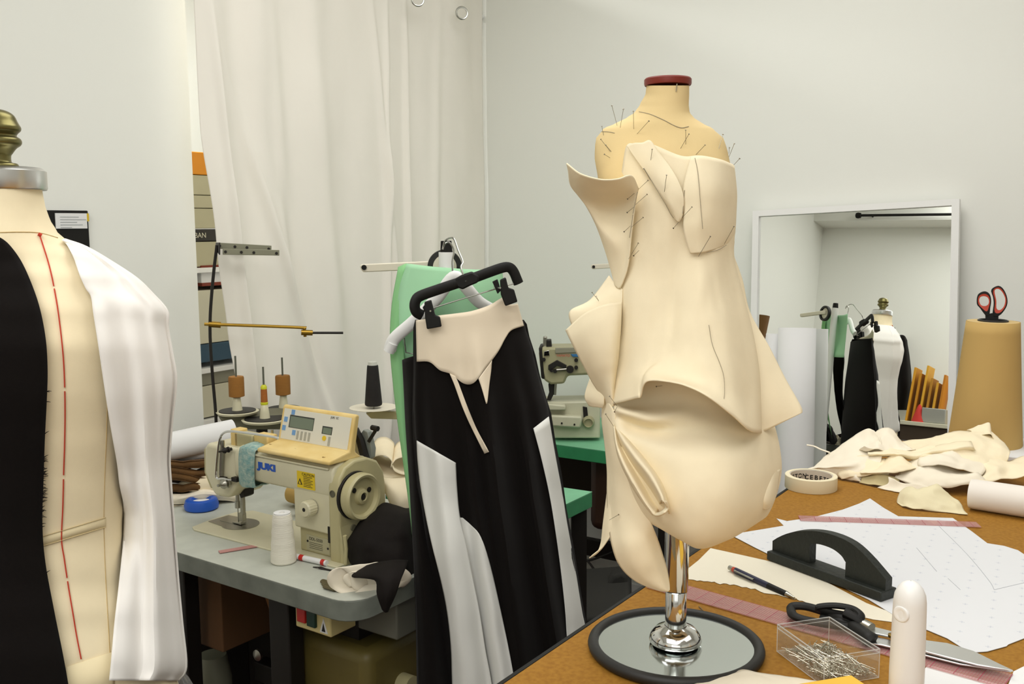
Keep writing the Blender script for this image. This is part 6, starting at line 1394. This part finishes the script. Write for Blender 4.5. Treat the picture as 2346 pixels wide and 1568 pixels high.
MB().face_poly(KC, [(2264, 780), (2282, 780), (2276, 900), (2270, 900)], -.0015, .0015).build('blade', M_STEEL, sz)

# tall white rolls on the floor by the mirror
for k, (xt, yt, r, lb) in enumerate(((1826, 752, .058, 'tall wide white paper roll leaning on the mirror'), (1771, 765, .022, 'slim white paper tube leaning on the mirror left of the wide roll'))):
    mgl = MM @ Vector((0, 0, .0175)); tpt = Pl(xt, yt, mgl + mn*r, mn); bpt = tpt - mu*((tpt.z-.03)/mu.z); g0 = bpt; ZM = mu; h = (tpt-bpt).length
    t = thing('paper_roll', lb, 'paper roll', g0)
    rows = [[g0+ZM*(h*z)+(mx*cos(a)+mn*sin(a))*r*(1-.02*a/(2*pi)) for a in [2*pi*j/48-1.9 for j in range(50)]] for z in (0, .25, .5, .75, 1)]
    MB().grid(rows).build('sheet', M_PAPER, t, solid=.001); MB().lathe([(r*.9, .005), (r*.9, h-.004), (r*.45, h-.003), (r*.45, h-.06)], O=g0, ax=ZM, n=32, capt=True).build('inner_turns', M_PAPER, t)

# ---------------------------------------------------------------- heap of muslin offcuts at the back of the table
HPt = Zp(2080, 1105, CTZ); HS = Stand(HPt)
def scrap(rows, m, label, seed, amp=.004, ku=7, kv=7, nsc=18, solid=.0014, name='muslin_offcut', group='muslin offcuts heaped on the cutting table'):
    R = [[HS(x, y, d*.01) for x, y, d in r] for r in rows]
    lo = CTZ+.002
    R = [[Vector((p.x, p.y, max(p.z, lo))) for p in r] for r in R]
    mb = MB().loft(R, ku, kv, amp=amp, nsc=nsc, nd=(-HS.n*.6+ZX*.8), seed=seed, ridge=.012)
    for p in mb.v: p.z = max(p.z, lo)
    return tag(mb.build(name, m, solid=solid, ang=80), label, 'fabric', group)
scrap([[(1856, 1078, 2), (1900, 1040, 5), (1950, 1005, 7), (1985, 984, 7), (2000, 988, 6), (2015, 1000, 4)],
       [(1853, 1076, 1), (1905, 1052, 2), (1955, 1030, 3), (1990, 1018, 4), (2010, 1020, 3), (2020, 1026, 2)],
       [(1851, 1075, -1), (1905, 1070, -2.5), (1950, 1065, -3), (1985, 1060, -2), (2005, 1062, -2), (2015, 1065, -2)],
       [(1853, 1077, -.5), (1895, 1076, -2.5), (1930, 1078, -3), (1955, 1086, -4), (1968, 1092, -4), (1972, 1100, -4)],
       [(1862, 1084, -1), (1900, 1098, -2.2), (1930, 1104, -3), (1960, 1106, -4.5), (1972, 1108, -4.5), (1976, 1108, -4.5)]], M_MUSLIN2, 'pointed cream muslin fold at the left end of the heap', 21, amp=.0025)
scrap([[(1990, 1012, 8), (2010, 988, 10), (2028, 982, 10), (2045, 988, 10), (2062, 1010, 9), (2075, 1020, 8)],
       [(1975, 1024, 4), (1998, 1010, 5), (2022, 1004, 5), (2044, 1008, 5), (2066, 1022, 5), (2085, 1026, 5)],
       [(1968, 1030, 2), (1985, 1030, 1), (2010, 1026, 1), (2040, 1028, 2), (2070, 1032, 3), (2095, 1032, 4)],
       [(1980, 1018, 0), (1992, 1024, 0), (2012, 1032, .5), (2036, 1034, 1), (2066, 1034, 2), (2098, 1030, 3)]], M_MUSLIN2, 'rounded cream muslin fold at the top left of the heap behind the tape', 22, amp=.002)
scrap([[(2060, 1014, 12), (2110, 1010, 13), (2150, 998, 14), (2190, 988, 15), (2225, 984, 15), (2262, 985, 14), (2285, 1000, 13)],
       [(2050, 1028, 6), (2105, 1026, 6), (2150, 1016, 7), (2195, 1006, 8), (2235, 1004, 8), (2280, 1015, 8), (2312, 1030, 8)],
       [(2040, 1036, 2), (2100, 1036, 2), (2150, 1030, 3), (2200, 1024, 4), (2250, 1030, 4), (2295, 1038, 5), (2312, 1045, 5)],
       [(2035, 1040, -1), (2095, 1046, -.5), (2140, 1040, 0), (2175, 1034, 1), (2230, 1060, 0), (2280, 1062, 2), (2306, 1058, 4)],
       [(2040, 1044, 1), (2090, 1052, 0), (2130, 1052, -.5), (2180, 1068, -2), (2215, 1074, -1), (2260, 1072, 0), (2300, 1066, 2)]], M_MUSLIN, 'widest rumpled muslin piece across the top of the heap', 23, amp=.004)
scrap([[(2215, 988, 15), (2245, 976, 15), (2266, 968, 15), (2270, 985, 15)], [(2225, 990, 13), (2250, 984, 13), (2268, 984, 13), (2272, 998, 13)], [(2235, 1000, 10), (2256, 996, 10), (2270, 996, 10), (2276, 1006, 10)]], M_MUSLIN, 'small upright muslin corner at the top right of the heap', 24, amp=.001)
scrap([[(1972, 1078, -2), (2010, 1062, -1), (2045, 1044, 0), (2060, 1040, 0), (2072, 1052, 0), (2085, 1062, 0)],
       [(1970, 1083, -4), (2010, 1076, -4), (2050, 1064, -4), (2072, 1062, -3), (2090, 1068, -2), (2102, 1070, -2)],
       [(1972, 1086, -5), (2015, 1087, -6), (2055, 1084, -6), (2078, 1080, -5), (2095, 1076, -4), (2108, 1072, -3)]], M_MUSLIN, 'triangular muslin fold in the middle of the heap', 25, amp=.002)
scrap([[(2070, 1058, 0), (2105, 1050, 0), (2140, 1055, 0), (2180, 1072, -1), (2230, 1085, -1)],
       [(2060, 1088, -4), (2098, 1076, -5), (2118, 1084, -6), (2160, 1090, -6), (2240, 1085, -4)],
       [(2052, 1092, -5), (2085, 1100, -7), (2118, 1112, -8), (2170, 1112, -7.5), (2255, 1098, -5)],
       [(2050, 1096, -5.5), (2090, 1110, -7), (2130, 1120, -8), (2180, 1118, -7.5), (2262, 1106, -5)]], M_MUSLIN2, 'lower front muslin layer of the heap with a sharp ridge', 26, amp=.003)
scrap([[(1975, 1095, -4), (2000, 1090, -4.5), (2030, 1090, -5), (2060, 1096, -5)], [(1972, 1106, -4.5), (1995, 1108, -5.5), (2020, 1110, -6), (2060, 1112, -6)], [(1968, 1115, -5), (1990, 1114, -6), (2010, 1112, -7), (2050, 1125, -7)]], mat('olive_muslin', 'CDBF92', .9, bump=.2, bscale=800), 'olive cream scrap tucked under the front of the heap', 27, amp=.0015)
scrap([[(2035, 1095, -6.5), (2060, 1102, -7), (2090, 1108, -7.5), (2130, 1118, -8)], [(2034, 1108, -7.5), (2062, 1118, -8), (2090, 1124, -8.5), (2128, 1132, -9)], [(2010, 1118, -8), (2040, 1130, -9), (2055, 1132, -9.5), (2110, 1135, -9.5)]], M_MUSLIN2, 'flat muslin strip under the heap nearest the pattern paper', 28, amp=.001)
scrap([[(2220, 1060, 2), (2270, 1048, 4), (2310, 1058, 6), (2360, 1040, 8)], [(2240, 1095, -3), (2280, 1075, -2), (2320, 1070, 1), (2370, 1060, 3)], [(2180, 1118, -7), (2250, 1108, -6), (2310, 1098, -4), (2380, 1085, -2)]], M_MUSLIN, 'muslin length trailing off the right end of the heap', 29, amp=.003)
scrap([[(1990, 1034, 3), (2040, 1028, 3.5), (2100, 1034, 4), (2160, 1018, 5), (2225, 1012, 6)], [(1988, 1042, -1), (2040, 1040, -1), (2100, 1044, -.5), (2160, 1030, 1), (2230, 1024, 2)], [(1992, 1048, 0), (2045, 1046, .5), (2100, 1052, .5), (2165, 1040, 1.5), (2235, 1032, 3)]], M_MUSLIN, 'rolled muslin edge running along the crest of the heap', 31, amp=.002)
scrap([[(2110, 1040, 1), (2160, 1030, 2), (2215, 1046, 2), (2262, 1060, 2)], [(2102, 1062, -3), (2150, 1050, -3), (2205, 1064, -3), (2258, 1078, -2)], [(2108, 1072, -4), (2155, 1066, -4.5), (2200, 1078, -4.5), (2250, 1088, -4)]], M_MUSLIN2, 'curved muslin fold on the right of the middle of the heap', 32, amp=.003)
scrap([[(1925, 1060, 0), (1965, 1048, 0), (2000, 1046, 0), (2030, 1052, 0)], [(1918, 1086, -3), (1958, 1078, -3.5), (2000, 1074, -3.5), (2040, 1076, -3)], [(1928, 1098, -4), (1960, 1094, -4.5), (1998, 1090, -5), (2036, 1090, -4.5)]], M_MUSLIN, 'muslin fold joining the pointed left end to the middle of the heap', 33, amp=.003)
# folded piece in front
scrap([[(2062, 1128, -15), (2080, 1118, -15), (2105, 1122, -16), (2138, 1108, -16), (2150, 1106, -16), (2166, 1122, -15.5)],
       [(2056, 1142, -16.5), (2078, 1132, -17.5), (2108, 1132, -18), (2140, 1128, -17.5), (2172, 1138, -17), (2197, 1152, -16)],
       [(2056, 1158, -17.5), (2078, 1158, -19), (2110, 1152, -19.5), (2145, 1154, -19), (2182, 1162, -18.5), (2208, 1168, -18)],
       [(2068, 1170, -19.5), (2090, 1178, -20.5), (2112, 1179, -20.5), (2146, 1178, -20.5), (2182, 1180, -20.5), (2217, 1182, -20.5)]], mat('ecru_muslin', 'E3D8B4', .9, bump=.2, bscale=800), 'separate folded ecru piece in front of the heap beside the white roll', 30, amp=.0015, group='muslin pieces in front of the heap')
thr = [HS(x, y, d) for x, y, d in ((1848, 1020, .06), (1865, 1023, .06), (1880, 1030, .05), (1900, 1037, .04))]
o = MB().tube(spline(thr, 5), .0016, flat=2).build('muslin_strip', M_MUSLIN2); tag(o, 'thin torn muslin strip curling out at the left of the heap', 'fabric')
# white roll lying at the right and white sheet behind it
a, b = Zp(2222, 1133, CTZ+.027), Zp(2440, 1166, CTZ+.027); d = (b-a).normalized()
o = MB().lathe([(.018, .0), (.026, .001), (.027, .01), (.0275, .2), (.028, .6), (.02, .6)], O=Vector((a.x, a.y, CTZ+.0285)), ax=Vector((d.x, d.y, 0)), n=36).build('paper_roll', mat('warm_white_paper', 'E9E2D8', .8)); tag(o, 'white paper roll lying on the table at the right edge in front of the heap', 'paper roll')
o = MB().table_poly([(2270, 1050), (2310, 1031), (2440, 1035), (2440, 1090), (2300, 1075)], Z0, .028).build('paper_stack', M_PAPER, bevel=.002); tag(o, 'white paper stack at the right edge behind the muslin heap', 'paper')
# foreground muslin and yellow card
FG = Stand(Zp(1720, 1560, Z0))
R = [[(1560, 1580), (1620, 1560), (1680, 1541), (1705, 1535), (1740, 1543), (1800, 1552), (1880, 1562)], [(1560, 1605), (1640, 1590), (1700, 1575), (1740, 1572), (1790, 1575), (1840, 1580), (1900, 1590)], [(1560, 1690), (1640, 1690), (1700, 1690), (1740, 1690), (1790, 1690), (1840, 1690), (1900, 1690)]]
R = [[Zp(x, y, Z0+.012+(.006 if i == 1 else 0)+.004*sin(x*.03)) for x, y in r] for i, r in enumerate(R)]
o = MB().loft(R, 6, 6, amp=.0015, nsc=30).build('muslin_offcut', M_MUSLIN2, solid=.0015); tag(o, 'cream muslin offcut at the bottom edge in front of the round base', 'fabric')
q = [Zp(*p_, Z0+.022) for p_ in ((1800, 1572), (1950, 1547), (2000, 1580), (1960, 1700), (1790, 1700))]
o = MB().hexa([p_-ZX*.0215 for p_ in q], q).build('yellow_notepad', mat('yellow_card', 'F0BE3C', .6), bevel=.001, smooth=False); tag(o, 'yellow pad of card at the bottom edge in front of the pin box', 'notepad')
